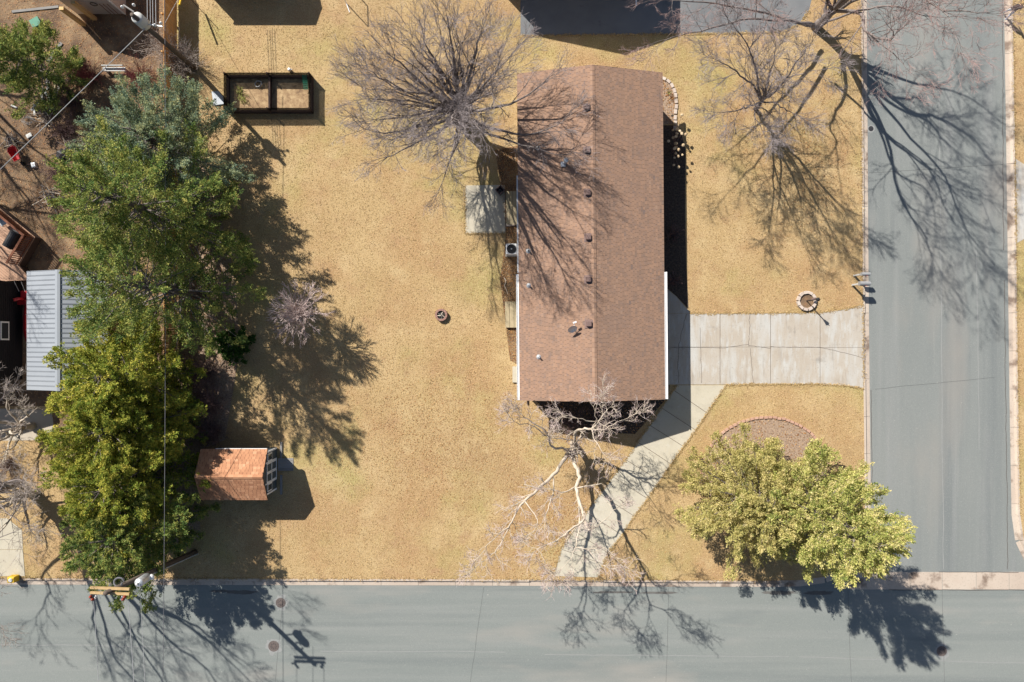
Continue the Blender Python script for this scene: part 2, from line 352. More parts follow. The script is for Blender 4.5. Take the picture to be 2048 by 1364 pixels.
cracks('paving_seam', [wig((640, 1304), (1010, 1306), 30, .7, 64), wig((1090, 1311), (1580, 1315), 40, .7, 65), wig((1600, 1316), (2060, 1328), 30, .7, 66), wig((-20, 1290), (380, 1297), 30, .7, 67)], ZR-.001, wd=.05, mat='seam')
def stain(name, c, rx, ry, z, seed, mat, n=26):
    r = random.Random(seed); pts = []
    for i in range(n):
        t = 2*math.pi*i/n; k = 1+r.uniform(-.22, .22); pts.append((c[0]+rx*k*math.cos(t), c[1]+ry*k*math.sin(t)))
    return obj(name, MB().sheet(G(pts), z), mat, kind='structure')
for i, (x, y, a, b) in enumerate([(1560, 1187, 34, 4), (1640, 1187, 30, 4), (480, 1186, 34, 4), (1320, 1187, 38, 2.5), (1225, 1186, 40, 2.5), (440, 1184, 22, 3)]):
    stain('damp_stain', (x, y), a, b, ZR-.001+.0004*i, 40+i, 'wet_stain')

# driveway, walk, patio slabs
drive = bpy.data.objects.new('driveway', None); drive['kind'] = 'structure'; C.objects.link(drive)
dx = [(1300, 627, 694, 769), (1440, 627, 694, 769), (1541, 627, 694, 768), (1640, 625, 695, 768), (1690, 618, 695, 771), (1727, 610, 695, 777)]
cols_ = [(0, 1), (1, 2), (2, 3), (3, 5)]
for a, b in cols_:
    seq = dx[a:b+1]; g = .5
    for lo, hi in ((1, 2), (2, 3)):
        top = [(x+(g if i == 0 else -g if i == len(seq)-1 else 0), r_[lo-1]+(.25 if lo == 2 else 0)) for i, (x, *r_) in enumerate(seq)]
        bot = [(x+(g if i == 0 else -g if i == len(seq)-1 else 0), r_[hi-1]-(.25 if hi == 2 else 0)) for i, (x, *r_) in enumerate(seq)]
        obj('driveway_slab', MB().prism(G(top+bot[::-1]), -.1, .022), 'concrete_drive', drive)
obj('driveway_corner_slab', MB().prism(G([(1300, 560), (1330, 574), (1352, 593), (1378, 622), (1380, 626.5), (1300, 626.5)]), -.1, .020), 'concrete_drive', drive)
structure('driveway_bed', MB().sheet(G([(1302, 629), (1725, 629), (1725, 766), (1302, 766)]), .006), 'joint')
cracks('driveway_crack', [wig((1374, 628), (1357, 694), 12, 1.2, 20), wig((1357, 694), (1355, 768), 14, 1.2, 21), wig((1335, 696), (1440, 694), 16, 1, 22), wig((1440, 695), (1497, 690), 10, 1, 23), wig((1497, 690), (1541, 697), 8, 1, 24), wig((1541, 693), (1640, 695), 12, 1, 25),
        wig((1640, 695), (1724, 714), 12, .8, 26), wig((1500, 630), (1497, 694), 12, 1.4, 27), wig((1499, 696), (1505, 766), 12, 1.2, 28), wig((1400, 655), (1403, 766), 12, .7, 29)], .026, drive, .022)
walk = bpy.data.objects.new('front_walk', None); walk['kind'] = 'structure'; C.objects.link(walk)
wl = [(1354, 770), (1347, 780), (1322, 815), (1299, 850), (1275, 884), (1251, 919), (1225, 953), (1199, 988), (1172, 1024), (1146, 1060), (1122, 1098), (1106, 1152)]
wr = [(1452, 770), (1414, 826), (1391, 860), (1367, 893), (1342, 928), (1320, 962), (1295, 997), (1268, 1032), (1244, 1070), (1216, 1106), (1206, 1128), (1197, 1155)]
for i in range(len(wl)-1):
    g = .5; a, b, c, d = Vector(wl[i]), Vector(wr[i]), Vector(wr[i+1]), Vector(wl[i+1])
    e = (d-a).normalized()*g; f = (c-b).normalized()*g
    obj('walk_slab', MB().prism(G([a+e, b+f, c-f, d-e]), -.1, .018), 'concrete_walk', walk)
structure('walk_bed', MB().sheet(G([(1356, 772), (1449, 772), (1242, 1068), (1195, 1150), (1109, 1150), (1124, 1098)]), .006), 'joint')
patio = bpy.data.objects.new('patio', None); patio['kind'] = 'structure'; C.objects.link(patio)
obj('patio_slab', MB().prism(G([(930, 371), (1009, 370), (1011, 467), (931, 467)]), -.1, .03), 'concrete_walk', patio)
far = bpy.data.objects.new('opposite_driveway', None); far['kind'] = 'structure'; C.objects.link(far)
obj('driveway_slab', MB().prism(G([(2031, 318), (2060, 336), (2200, 340), (2200, 470), (2060, 472), (2033, 486)]), -.1, .02), 'concrete_drive', far)
structure('neighbour_driveway', MB().sheet(G([(1041, 72), (1330, 69), (1520, 66), (1570, 62), (1600, 48), (1618, 20), (1628, -20), (1640, -300), (1041, -300)]), .006), 'asphalt_drive')
nw = bpy.data.objects.new('neighbour_walk', None); nw['kind'] = 'structure'; C.objects.link(nw)
obj('walk_slab', MB().prism(G([(-60, 1040), (14, 1036), (44, 1060), (46, 1098.6), (-60, 1098.6)]), -.1, .02), 'concrete_walk', nw)
obj('walk_slab', MB().prism(G([(-60, 1099.4), (46, 1099.4), (50, 1152), (-60, 1152)]), -.1, .02), 'concrete_walk', nw)
obj('walk_slab', MB().prism(G([(-80, 815), (104, 820), (110, 880), (-80, 882)]), -.1, .018), 'concrete', nw)
# planted ground: neighbour's littered yard, mulch under the hedge row, beds
yard_poly = G([(-600, -200), (352, -200), (354, 300), (356, 720), (345, 930), (330, 1030), (250, 1110), (160, 1010), (130, 890), (90, 812), (-600, 812)])
structure('neighbour_yard', MB().sheet(yard_poly, .004), 'yard_dirt')
r_ = random.Random(3)
hb = [(357, 250), (400, 300), (440, 420), (470, 560), (480, 680), (470, 760), (450, 880), (400, 900), (402, 1010), (400, 1075), (330, 1110), (345, 930), (357, 720)]
hedge_bed = G(hb); structure('hedge_bed', MB().sheet(hedge_bed, .008), 'mulch')
cres = [(1404, 948), (1406, 925), (1416, 900), (1432, 876), (1453, 858), (1480, 844), (1510, 836), (1540, 834), (1570, 838), (1600, 850), (1624, 868), (1641, 893), (1655, 930), (1640, 1010), (1560, 1060), (1470, 1050), (1420, 1000)]
bed2_poly = G(cres); corner_bed = structure('corner_bed', MB().sheet(bed2_poly, .006), 'mulch')
bed1 = [(1300, 158), (1330, 158), (1342, 168), (1348, 185), (1350, 205), (1348, 225), (1346, 248), (1300, 250)]
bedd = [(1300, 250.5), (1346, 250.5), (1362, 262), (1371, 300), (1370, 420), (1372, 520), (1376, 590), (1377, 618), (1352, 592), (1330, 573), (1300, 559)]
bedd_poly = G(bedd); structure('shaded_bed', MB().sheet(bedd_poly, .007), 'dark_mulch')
bed1_poly = G(bed1); house_bed = structure('house_bed', MB().sheet(bed1_poly, .007), 'mulch')
side_poly = G([(990, 300), (1040, 290), (1045, 735), (1020, 720), (1000, 560), (1012, 470), (1000, 360)])
structure('litter_strip', MB().sheet(side_poly, .0055), 'yard_dirt')
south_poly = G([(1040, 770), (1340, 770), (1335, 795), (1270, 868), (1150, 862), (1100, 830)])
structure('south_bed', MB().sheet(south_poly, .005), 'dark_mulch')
def brick_mesh(name, l, wd, h, mat, bev=.012):
    mb = MB().box((0, 0, h/2-.03), (l-.02, wd, h), taper=.93); me = bpy.data.meshes.new(name); me.from_pydata(mb.v, [], mb.f); me.materials.append(MATS[mat]); return me
def edging(name, path, step, me, parent, z=0, jit=.02):
    rr = random.Random(7); pts = resample(G(path), .05); acc = 0; last = pts[0]
    for a, b in zip(pts, pts[1:]):
        if (b-last).length >= step:
            m = (b+last)/2; d = b-last
            shared(name, me, (m.x+rr.uniform(-jit, jit), m.y+rr.uniform(-jit, jit), z), math.atan2(d.y, d.x)+rr.uniform(-.05, .05), parent); last = b
eb = brick_mesh('edging_brick', .27, .17, .12, 'brick_edge')
edging('edging_brick', cres[:13], .275, eb, corner_bed)
es = brick_mesh('edging_stone', .33, .20, .13, 'stone')
edging('edging_stone', [(1322, 155), (1334, 160), (1345, 170), (1350, 186), (1353, 205), (1351, 225), (1349, 262)], .34, es, house_bed)

# ------------------------------------------------------------------ buildings
def frame(cx, cy, rot):
    c, s = math.cos(rot), math.sin(rot)
    return lambda u, v, z=0.0: Vector((cx+u*c-v*s, cy+u*s+v*c, z))
def gable_roof(F, L, W, ze, zr, mat, root, ex=.145, tab=.31, th=.006, courses=True, seed=1, deck='dark_wood'):
    """Gable roof, ridge along the frame's u axis: a deck with two slopes of overlapping shingle courses and a ridge cap."""
    hL, hW = L/2, W/2; t = .12
    v = [F(-hL, -hW, ze-t), F(hL, -hW, ze-t), F(hL, -hW, ze), F(-hL, -hW, ze), F(-hL, hW, ze-t), F(hL, hW, ze-t), F(hL, hW, ze), F(-hL, hW, ze),
         F(-hL, 0, zr-t), F(hL, 0, zr-t), F(hL, 0, zr), F(-hL, 0, zr)]
    f = [(3, 2, 10, 11), (11, 10, 6, 7), (0, 8, 9, 1), (8, 4, 5, 9), (0, 1, 2, 3), (5, 4, 7, 6), (1, 9, 10, 2), (9, 5, 6, 10), (8, 0, 3, 11), (4, 8, 11, 7)]
    roof = obj('roof', MB().add(v, f), deck, root)
    if not courses: return roof
    rng = np.random.default_rng(seed)
    sl = math.hypot(hW, zr-ze); n = int(sl/ex); ex = sl/n; up = (zr-ze)/sl; ho = hW/sl
    for sd in (-1, 1):
        V = []; Fc = []; T = []
        nrm = F(0, sd*up, ho)-F(0, 0, 0)
        for i in range(n):
            off = rng.uniform(0, tab) if i % 2 else rng.uniform(0, tab)
            u = -hL-off; ct = rng.normal(0, .05)
            while u < hL:
                wd = tab*rng.uniform(.8, 1.2); a = max(u, -hL); b = min(u+wd-.016, hL); u += wd
                if b-a < .03: continue
                s0, s1 = i*ex-.008, (i+1)*ex+.03 if i < n-1 else (i+1)*ex
                o = len(V); lift = th+rng.uniform(0, .003)
                for uu, ss, hh in ((a, s0, .003), (b, s0, .003), (b, s0, lift), (a, s0, lift), (b, s1, .004), (a, s1, .004)):
                    p = F(uu, sd*(hW-ss*ho), ze+ss*up)+nrm*hh; V.append(p)
                q = [(o, o+1, o+2, o+3), (o+3, o+2, o+4, o+5)]
                Fc += q if sd < 0 else [tuple(reversed(z)) for z in q]
                tt = float(np.clip(rng.normal(.55, .16)+ct*.5, 0, 1)); T += [tt*.6, tt]
        fastobj('shingle_courses', np.array([tuple(p) for p in V]), np.array(Fc), mat, np.array(T), roof, kind='stuff')
    mb = MB(); u = -hL
    while u < hL-.01:
        b = min(u+.30, hL)
        for sd in (-1, 1):
            vs = [F(u, 0, zr+.035), F(b, 0, zr+.022), F(b, sd*.15, zr+.022-.15*up/ho), F(u, sd*.15, zr+.035-.15*up/ho)]
            mb.add(vs, [(0, 1, 2, 3)], rng.uniform(.4, .95))
        u += .30
    obj('ridge_cap', mb, mat, roof)
    return roof
def gable_walls(F, L, W, ze, zr, mat, root, name='wall'):
    hL, hW = L/2, W/2
    v = [F(-hL, -hW, 0), F(hL, -hW, 0), F(hL, hW, 0), F(-hL, hW, 0), F(-hL, -hW, ze), F(hL, -hW, ze), F(hL, hW, ze), F(-hL, hW, ze), F(-hL, 0, zr), F(hL, 0, zr)]
    f = [(0, 1, 5, 4), (2, 3, 7, 6), (1, 2, 6, 9, 5), (3, 0, 4, 8, 7)]
    return obj(name, MB().add(v, f), mat, root)
def fbox(F, u0, u1, v0, v1, z0, z1, mb=None, tint=.5):
    mb = mb or MB()
    vs = [F(u0, v0, z0), F(u1, v0, z0), F(u1, v1, z0), F(u0, v1, z0), F(u0, v0, z1), F(u1, v0, z1), F(u1, v1, z1), F(u0, v1, z1)]
    return mb.add(vs, [(3, 2, 1, 0), (4, 5, 6, 7), (0, 1, 5, 4), (1, 2, 6, 5), (2, 3, 7, 6), (3, 0, 4, 7)], tint)

# --- the ranch house
HX, HY, HL, HW, HE, HR = 4.95, 6.54, 20.46, 9.10, 2.78, 4.08
HF = frame(HX, HY, R(90.45))               # u north, v west
house = thing('house', (HX, HY, 0), 'long ranch house with brown shingled gable roof and white gutters', 'house')
gable_walls(HF, HL-.5, HW-1.0, HE-.05+.12, HR-.16, 'siding_cream', house)
gable_roof(HF, HL, HW, HE, HR, 'shingle', house, .14, .26, seed=4)
def roof_z(x): return HR-(HR-HE)*abs(x-HX)/(HW/2)
def roof_at(px, py):
    z = 3.5
    for _ in range(6): p = P(px, py, z); z = roof_z(p.x)
    return P(px, py, z)
slope = math.atan((HR-HE)/(HW/2))
for i, (x, y) in enumerate([(1174, 215), (1175, 301), (1176, 386), (1177, 475), (1177, 559), (1178, 648)]):
    p = roof_at(x, y)
    v = obj('roof_vent', MB().box((p.x, p.y, p.z+.10), (.33, .34, .24), taper=.86), 'vent_metal', house, bevel=.02)
    obj('vent_flange', MB().add([(p.x-.26, p.y-.26, roof_z(p.x-.26)+.024), (p.x+.24, p.y-.26, roof_z(p.x+.24)+.024), (p.x+.24, p.y+.26, roof_z(p.x+.24)+.024), (p.x-.26, p.y+.26, roof_z(p.x-.26)+.024)], [(0, 1, 2, 3)]), 'vent_metal', v)
for x, y, h, m in [(1057, 502, .34, 'dark_metal'), (1058, 571, .32, 'galv'), (1078, 714, .30, 'galv'), (1077, 296, .35, 'dark_metal')]:
    p = roof_at(x, y); pv = obj('plumbing_vent', MB().tube([(p.x, p.y, p.z-.05), (p.x, p.y, p.z+h)], .05, 10), m, house)
    obj('vent_collar', MB().lathe((p.x, p.y, p.z), [(.17, -.03), (.14, .03), (.06, .09)], 12), 'galv', pv, smooth=True)
p = roof_at(1130, 327)
fl = obj('flue', MB().tube([(p.x, p.y, p.z-.05), (p.x, p.y, p.z+.72)], .085, 12), 'galv', house, smooth=True)
obj('flue_cap', MB().lathe((p.x, p.y, p.z+.72), [(.15, -.02), (.15, .10), (.11, .14), (.0, .16)], 14), 'galv', fl, smooth=True)
obj('flue_flashing', MB().box((p.x-.12, p.y-.06, p.z+.06), (.30, .30, .05)), 'galv', fl)
def gutter(F, u0, u1, v, z, sd, parent, wd=.125):
    mb = MB(); prof = [(0, 0), (0, -.11), (wd*.8, -.12), (wd, 0), (wd-.018, 0), (wd*.8-.018, -.10), (.018, -.095), (.018, 0)]
    n = len(prof); vs = [F(u, v+sd*a, z+b) for u in (u0, u1) for a, b in prof]
    mb.add(vs, [(i, (i+1) % n, n+(i+1) % n, n+i) for i in range(n)]+[tuple(range(n)), tuple(range(n, 2*n))])
    return obj('gutter', mb, 'white_trim', parent)
hN = HL/2
def uy(py, h=2.75): return P(1300, py, h).y-HY
gutter(HF, -hN+.02, uy(545), -HW/2-.01, HE+.02, -1, house, .17)
gutter(HF, -hN+.02, uy(547), HW/2+.01, HE+.02, 1, house, .15)
gutter(HF, uy(545), uy(350), HW/2+.01, HE+.02, 1, house, .075)
ds = MB(); a = HF(-hN+.35, HW/2-.52, 0)
obj('downspout', MB().tube([(a.x, a.y-.18, 2.5), (a.x, a.y-.18, .3), (a.x+.02, a.y-.35, .1), (a.x+.05, a.y-.85, .06)], .055, 8), 'dark_wood', house)
for u0, u1, z0, z1 in [(-9.2, -4.4, .02, 2.15)]:
    g = obj('garage_door', fbox(HF, u0, u1, -HW/2+.46, -HW/2+.505, z0, z1), 'white_trim', house)
    for k in range(4): obj('door_panel', fbox(HF, u0+.08, u1-.08, -HW/2+.44, -HW/2+.462, z0+.06+k*.53, z0+.53+k*.53), 'white_trim', g)
for u, sd in [(-1.5, -1), (2.2, -1), (6.5, -1), (-6.5, 1), (0.5, 1), (4.0, 1), (8.0, 1)]:
    vv = sd*(HW/2-.49)
    wn = obj('window', fbox(HF, u-.75, u+.75, min(vv, vv+sd*.04), max(vv, vv+sd*.04), .95, 2.15), 'white_trim', house)
    obj('pane', fbox(HF, u-.66, u+.66, min(vv+sd*.042, vv+sd*.05), max(vv+sd*.042, vv+sd*.05), 1.03, 2.07), 'glass', wn)
dr = obj('door', fbox(HF, -3.2, -2.25, -HW/2+.45, -HW/2+.5, .05, 2.1), 'rail_wood', house)
kb = HF(-3.1, -HW/2+.42, 1.0); obj('handle', MB().box(kb, (.05, .05, .12)), 'galv', dr)

# satellite dish on the west slope
p = roof_at(1145, 655)
dish = thing('satellite_dish', p, 'grey satellite dish with white feed arm on the brown roof', 'dish')
mb = MB(); n0 = Vector((-.15, -.62, .62)).normalized(); n0 = Vector((.25, -.78, .57)).normalized(); ax = n0.cross(Vector((0, 0, 1))).normalized(); ay = ax.cross(n0).normalized()
dc = p+Vector((-.08, -.16, .46)); rings = []
dc = Vector((p.x-.04, p.y-.12, p.z+.48))
vs = [dc-n0*.07]; fs = []
for i in range(1, 5):
    for k in range(18):
        t = 2*math.pi*k/18; q = i/4; vs.append(dc+ax*(.30*q*math.cos(t))+ay*(.34*q*math.sin(t))+n0*(.07*q*q-.07))
for k in range(18):
    fs.append((0, 1+k, 1+(k+1) % 18))
    for i in range(3): a = 1+i*18; fs.append((a+k, a+18+k, a+18+(k+1) % 18, a+(k+1) % 18))
obj('reflector', MB().add(vs, fs), 'galv', dish, smooth=True)
obj('mast', MB().tube([p+Vector((0, 0, -.02)), p+Vector((0, 0, .30)), dc-n0*.08], .025, 8), 'galv', dish)
tip = Vector((p.x+.08, p.y+.30, p.z+.62)); obj('feed_arm', MB().tube([dc-ay*.30, tip], .022, 6), 'white_trim', dish)
obj('feed_horn', MB().box(tip, (.22, .09, .09), rz=.3), 'white_trim', dish)

# --- garden shed, ridge running left to right
SX0, SX1, SY0, SY1 = P(433, 0).x, P(557, 0).x, P(0, 982).y, P(0, 890).y
SF = frame((SX0+SX1)/2, (SY0+SY1)/2, 0); SLn, SWd = SX1-SX0, SY1-SY0
shed = thing('garden_shed', ((SX0+SX1)/2, (SY0+SY1)/2, 0), 'small shed with cedar coloured shingle roof and white trimmed gable doors', 'shed')
gable_walls(SF, SLn-.25, SWd-.3, 2.15, 2.86, 'slate_panel', shed)
gable_roof(SF, SLn+.1, SWd+.15, 2.2, 3.05, 'shed_shingle', shed, .16, .24, .012, seed=9)
gu = SLn/2-.125
def gbox(v0, v1, z0, z1, t0=.0, t1=.03): return fbox(SF, gu+t0, gu+t1, v0, v1, z0, z1)
for v0, v1 in ((-1.22, -.72), (.72, 1.22)):
    wn = obj('window', gbox(v0, v1, .95, 1.75, .002, .04), 'white_trim', shed)
    obj('pane', gbox(v0+.07, v1-.07, 1.02, 1.68, .041, .05), 'glass', wn)
for sd in (-1, 1):
    d_ = obj('door', gbox(min(sd*.01, sd*.62), max(sd*.01, sd*.62), .12, 1.95, .002, .035), 'slate_panel', shed)
    for z0, z1 in ((.12, .2), (1.0, 1.08), (1.87, 1.95)): obj('door_rail', gbox(min(sd*.01, sd*.62), max(sd*.01, sd*.62), z0, z1, .036, .055), 'white_trim', d_)
    for e in (.01, .55): obj('door_stile', gbox(min(sd*e, sd*(e+.07)), max(sd*e, sd*(e+.07)), .201, 1.869, .036, .055), 'white_trim', d_)
for v0, v1 in ((-1.39, -1.29), (-.71, -.63), (.63, .71), (1.29, 1.39)): obj('corner_trim', gbox(v0, v1, .1, 2.12, .004, .05), 'white_trim', shed)
for sd in (-1, 1):
    mb = MB(); a, b = SWd/2-.02, .0
    vs = [SF(gu+.01+dx_, sd*vv, z) for dx_ in (0, .05) for vv, z in ((a, 2.02), (0, 2.80), (0, 2.90), (a, 2.14))]
    mb.add(vs, [(0, 1, 2, 3), (4, 5, 6, 7), (0, 1, 5, 4), (3, 2, 6, 7)]); obj('rake_trim', mb, 'white_trim', shed)
obj('fascia', fbox(SF, -SLn/2+.9, SLn/2, SWd/2+.08, SWd/2+.11, 2.06, 2.2), 'white_trim', shed)
sr = thing('shed_ramp', (SX1+.6, SF(0, 0).y, 0), 'grey wooden plank ramp in front of the shed doors', 'ramp')
for k in range(5):
    y = SF(0, 0).y+.25-(k-2)*.17
    mb = MB().add([(SX1+.02, y-.08, .16), (SX1+1.0, y-.08, .03), (SX1+1.0, y+.08, .03), (SX1+.02, y+.08, .16), (SX1+.02, y-.08, .12), (SX1+1.0, y-.08, 0), (SX1+1.0, y+.08, 0), (SX1+.02, y+.08, .12)], [(0, 1, 2, 3), (7, 6, 5, 4), (0, 4, 5, 1), (2, 6, 7, 3), (1, 5, 6, 2), (0, 3, 7, 4)])
    obj('plank', mb, 'grey_wood', sr)
sk = thing('shed_sill', (SX1+.16, SF(0, 0).y, 0), 'long grey timber lying on the ground along the shed front', 'timber')
for k, dy in enumerate((-1.1, 1.1)): obj('board', MB().box((SX1+.20, SF(0, 0).y+dy, .05), (.14, 1.3, .1)), 'grey_wood', sk)

# --- neighbour: dark house wall at the left edge, metal roofed carport, deck
nb = thing('dark_house', P(-60, 660), 'black walled house at left edge with small white framed window', 'house')
y0, y1 = P(0, 758).y, P(0, 566).y; xw = P(45, 0).x
obj('wall', MB().box((xw-6, (y0+y1)/2, 1.6), (12, y1-y0, 3.2)), 'black_wall', nb)
obj('roof', MB().add([(xw-12.2, y0-.3, 3.2), (xw+.0, y0-.3, 3.2), (xw+.0, y1+.12, 3.2), (xw-12.2, y1+.12, 3.2), (xw-6, y0-.3, 4.8), (xw-6, y1+.12, 4.8)], [(0, 1, 4), (1, 2, 5, 4), (2, 3, 5), (3, 0, 4, 5), (3, 2, 1, 0)]), 'charcoal', nb)
obj('gutter', MB().box((xw-5, y1+.07, 2.95), (10, .12, .12)), 'grey_wood', nb)
wy = (P(0, 680, 1.65).y+P(0, 643, 1.65).y)/2
wn = obj('window', MB().box((xw+.03, wy, 1.65), (.06, 1.2, .75)), 'white_trim', nb); obj('pane', MB().box((xw+.065, wy, 1.65), (.02, 1.0, .55)), 'glass', wn)
for k in range(18): obj('siding_board', MB().box((xw+.008, (y0+y1)/2, .1+k*.17), (.018, y1-y0-.02, .15)), 'black_wall', nb)
cp = thing('metal_roof_carport', (-28, .6, 0), 'carport with pale blue grey ribbed metal gable roof', 'carport')
CF = frame(-28.07, .66, R(90)); cl, cw = 7.5, 5.05
gable_roof(CF, cl, cw, 2.4, 3.3, 'metal_roof', cp, courses=False, deck='metal_roof')
obj('wall', MB().box((-28.07, .66, 1.12), (4.4, 6.9, 2.24)), 'siding_pale', cp)
ns = 25
for sd in (-1, 1):
    for k in range(ns):
        u0 = -cl/2+k*cl/ns
        vs = []
        for uu, hh in ((u0+.012, .022), (u0+cl/ns-.045, .022), (u0+cl/ns-.035, .05), (u0+cl/ns-.010, .05)):
            for vv, z in ((cw/2+.03, 2.4), (.02, 3.3)): vs.append(CF(uu, sd*vv, z+hh))
        obj('roof_panel', MB().add(vs, [(0, 2, 3, 1), (2, 4, 5, 3), (4, 6, 7, 5)]), 'metal_roof', cp)
mb = MB()
for sd in (-1, 1): mb.add([CF(-cl/2, 0, 3.38), CF(cl/2, 0, 3.38), CF(cl/2, sd*.16, 3.34), CF(-cl/2, sd*.16, 3.34)], [(0, 1, 2, 3)])
obj('ridge_cap', mb, 'metal_roof', cp)
dk = thing('deck', P(20, 500), 'raised wooden deck with dark slatted railing at left edge', 'deck')
zd = .75; ang = math.atan2(-(470-412), 72)
dpoly = [(-80, 352), (70, 474), (38, 530), (62, 560), (-80, 566)]
obj('deck_frame', MB().prism(G(dpoly, zd-.04), .05, zd-.04), 'dark_wood', dk)
# deck boards clipped to the deck's outline, running parallel to its slanted front
def clip(poly, a, b, c):
    out = []
    for i in range(len(poly)):
        p, q = poly[i], poly[(i+1) % len(poly)]; fp, fq = a*p[0]+b*p[1]-c, a*q[0]+b*q[1]-c
        if fp >= 0: out.append(p)
        if fp*fq < 0: t = fp/(fp-fq); out.append((p[0]+(q[0]-p[0])*t, p[1]+(q[1]-p[1])*t))
    return out
dp2 = [(v.x, v.y) for v in G(dpoly, zd)]
d = Vector((dp2[1][0]-dp2[0][0], dp2[1][1]-dp2[0][1])).normalized(); nn = Vector((-d.y, d.x))
cs_ = [nn.x*x+nn.y*y for x, y in dp2]; c = min(cs_)
while c < max(cs_):
    q = clip(clip(dp2, nn.x, nn.y, c+.006), -nn.x, -nn.y, -(c+.144))
    if len(q) > 2: obj('deck_board', MB().prism(q, zd-.036, zd), 'deck_wood', dk)
    c += .15
def railing(a, b, parent, z0, h=.95, step=.13):
    a, b = Vector(a), Vector(b); L = (b-a).length; dd = (b-a)/L; rz = math.atan2(dd.y, dd.x); m = (a+b)/2
    rl = obj('railing', MB().box((m.x, m.y, z0+h), (L+.12, .14, .045), rz), 'rail_wood', parent)
    obj('bottom_rail', MB().box((m.x, m.y, z0+.1), (L, .05, .08), rz), 'rail_wood', rl)
    n = int(L/step)
    for k in range(n+1):
        q = a+dd*(L*k/n); obj('baluster', MB().box((q.x, q.y, z0+h/2), (.045, .045, h-.05), rz), 'rail_wood', rl)
A, B, D_ = P(-80, 352, zd), P(70, 474, zd), P(38, 530, zd)
railing(A+Vector((.1, -.15, 0)), B+Vector((-.1, -.02, 0)), dk, zd); railing(B+Vector((-.15, -.12, 0)), D_+Vector((-.1, .05, 0)), dk, zd)
gp = P(30, 480, zd+.4); gr = thing('grill', (gp.x, gp.y, zd), 'black covered barbecue grill standing on the deck', 'grill')
rz = math.atan2(B.y-D_.y, B.x-D_.x)
obj('cabinet', MB().box((gp.x, gp.y, zd+.36), (1.25, .5, .72), rz), 'charcoal', gr, bevel=.03)
mb = MB(); cx_, sx_ = math.cos(rz), math.sin(rz); vs = []; fs = []
for i, u in enumerate((-.55, .55)):
    for k in range(9):
        t = math.pi*k/8; v_, z_ = .29*math.cos(t), .30*math.sin(t); vs.append((gp.x+u*cx_-v_*sx_, gp.y+u*sx_+v_*cx_, zd+.721+z_))
fs = [(k, k+1, 10+k, 9+k) for k in range(8)]+[tuple(range(9)), tuple(range(17, 8, -1))]
obj('lid', MB().add(vs, fs), 'charcoal', gr)
lc = P(10, 445, zd+.2); ch = thing('folding_chair', (lc.x, lc.y, zd), 'white folding chair beside the railing on the deck', 'chair')
obj('seat', MB().box((lc.x, lc.y, zd+.42), (.45, .45, .04), .6), 'white_wood', ch); obj('backrest', MB().box((lc.x-.12, lc.y+.22, zd+.68), (.45, .04, .5), .6), 'white_wood', ch)
for a_, b_ in ((-.19, -.19), (.19, -.19), (.19, .19), (-.19, .19)):
    q = (lc.x+a_*math.cos(.6)-b_*math.sin(.6), lc.y+a_*math.sin(.6)+b_*math.cos(.6)); obj('leg', MB().tube([(q[0], q[1], zd), (q[0], q[1], zd+.40)], .016, 6), 'galv', ch)
# red things between the dark wall and the carport
wb = P(57, 590); kb = thing('red_snow_blower', (wb.x, wb.y, 0), 'red snow blower parked between dark wall and carport', 'snow blower')
obj('body', MB().box((wb.x+.1, wb.y, .35), (.55, .6, .5), taper=.8), 'red_plastic', kb, bevel=.04)
obj('auger_housing', MB().box((wb.x-.15, wb.y-.5, .25), (.6, .35, .5)), 'red_plastic', kb, bevel=.03)
obj('chute', MB().tube([(wb.x, wb.y-.3, .5), (wb.x, wb.y-.3, .9), (wb.x-.2, wb.y-.4, 1.1)], .1, 8), 'red_plastic', kb)
for s_ in (-1, 1):
    obj('handle', MB().tube([(wb.x+s_*.2, wb.y+.2, .6), (wb.x+s_*.22, wb.y+.8, 1.0)], .016, 6), 'galv', kb); obj('wheel', MB().tube([(wb.x+s_*.28, wb.y+.1, .2), (wb.x+s_*.40, wb.y+.1, .2)], .2, 14), 'charcoal', kb)
ld = thing('red_canoe', (xw+.6, P(0, 638).y, 0), 'red canoe standing on edge against the dark wall', 'canoe')
mb = MB(); vs = []; fs = []; yc = P(0, 645).y
for i in range(13):
    t = i/12*2-1; hw = .34*(1-abs(t)**2.2)+.01
    for k in range(7):
        a_ = math.pi*k/6; vs.append((xw+.75-.30*math.sin(a_)*(1-abs(t)**3), yc+t*1.5, .45+hw*math.cos(a_)+.12*t*t))
fs = [(i*7+k, i*7+k+1, (i+1)*7+k+1, (i+1)*7+k) for i in range(12) for k in range(6)]
obj('hull', MB().add(vs, fs), 'red_plastic', ld, smooth=True)
for s_ in (-.5, .5): obj('thwart', MB().tube([(xw+.74, yc+s_, .18), (xw+.74, yc+s_, .75)], .02, 6), 'white_wood', ld)

# --- neighbour's playhouse at the top left, shed and garage beyond the top edge
ph = thing('playhouse', P(200, 10), 'pale sided outbuilding with tan posts at the top left edge', 'outbuilding')
px0, px1, pyw = P(155, 0).x, P(252, 0).x, P(0, 28).y
PF = frame((px0+px1)/2, pyw+1.75, R(90))
gable_walls(PF, 3.5, px1-px0, 2.5, 3.3, 'siding_pale', ph); gable_roof(PF, 3.9, px1-px0+.5, 2.5, 3.35, 'shingle', ph, .16, .3, seed=12)
for k in range(14): obj('siding_board', MB().box(((px0+px1)/2, pyw-.006, .1+k*.17), (px1-px0-.1, .018, .155)), 'siding_pale', ph)
obj('corner_board', MB().box((px1-.05, pyw-.03, 1.2), (.12, .03, 2.4)), 'white_trim', ph)
for a_, b_ in ((168, 50), (190, 38)): q = P(a_, b_); obj('post', MB().box((q.x, q.y, 1.15), (.28, .2, 2.3)), 'post_tan', ph)
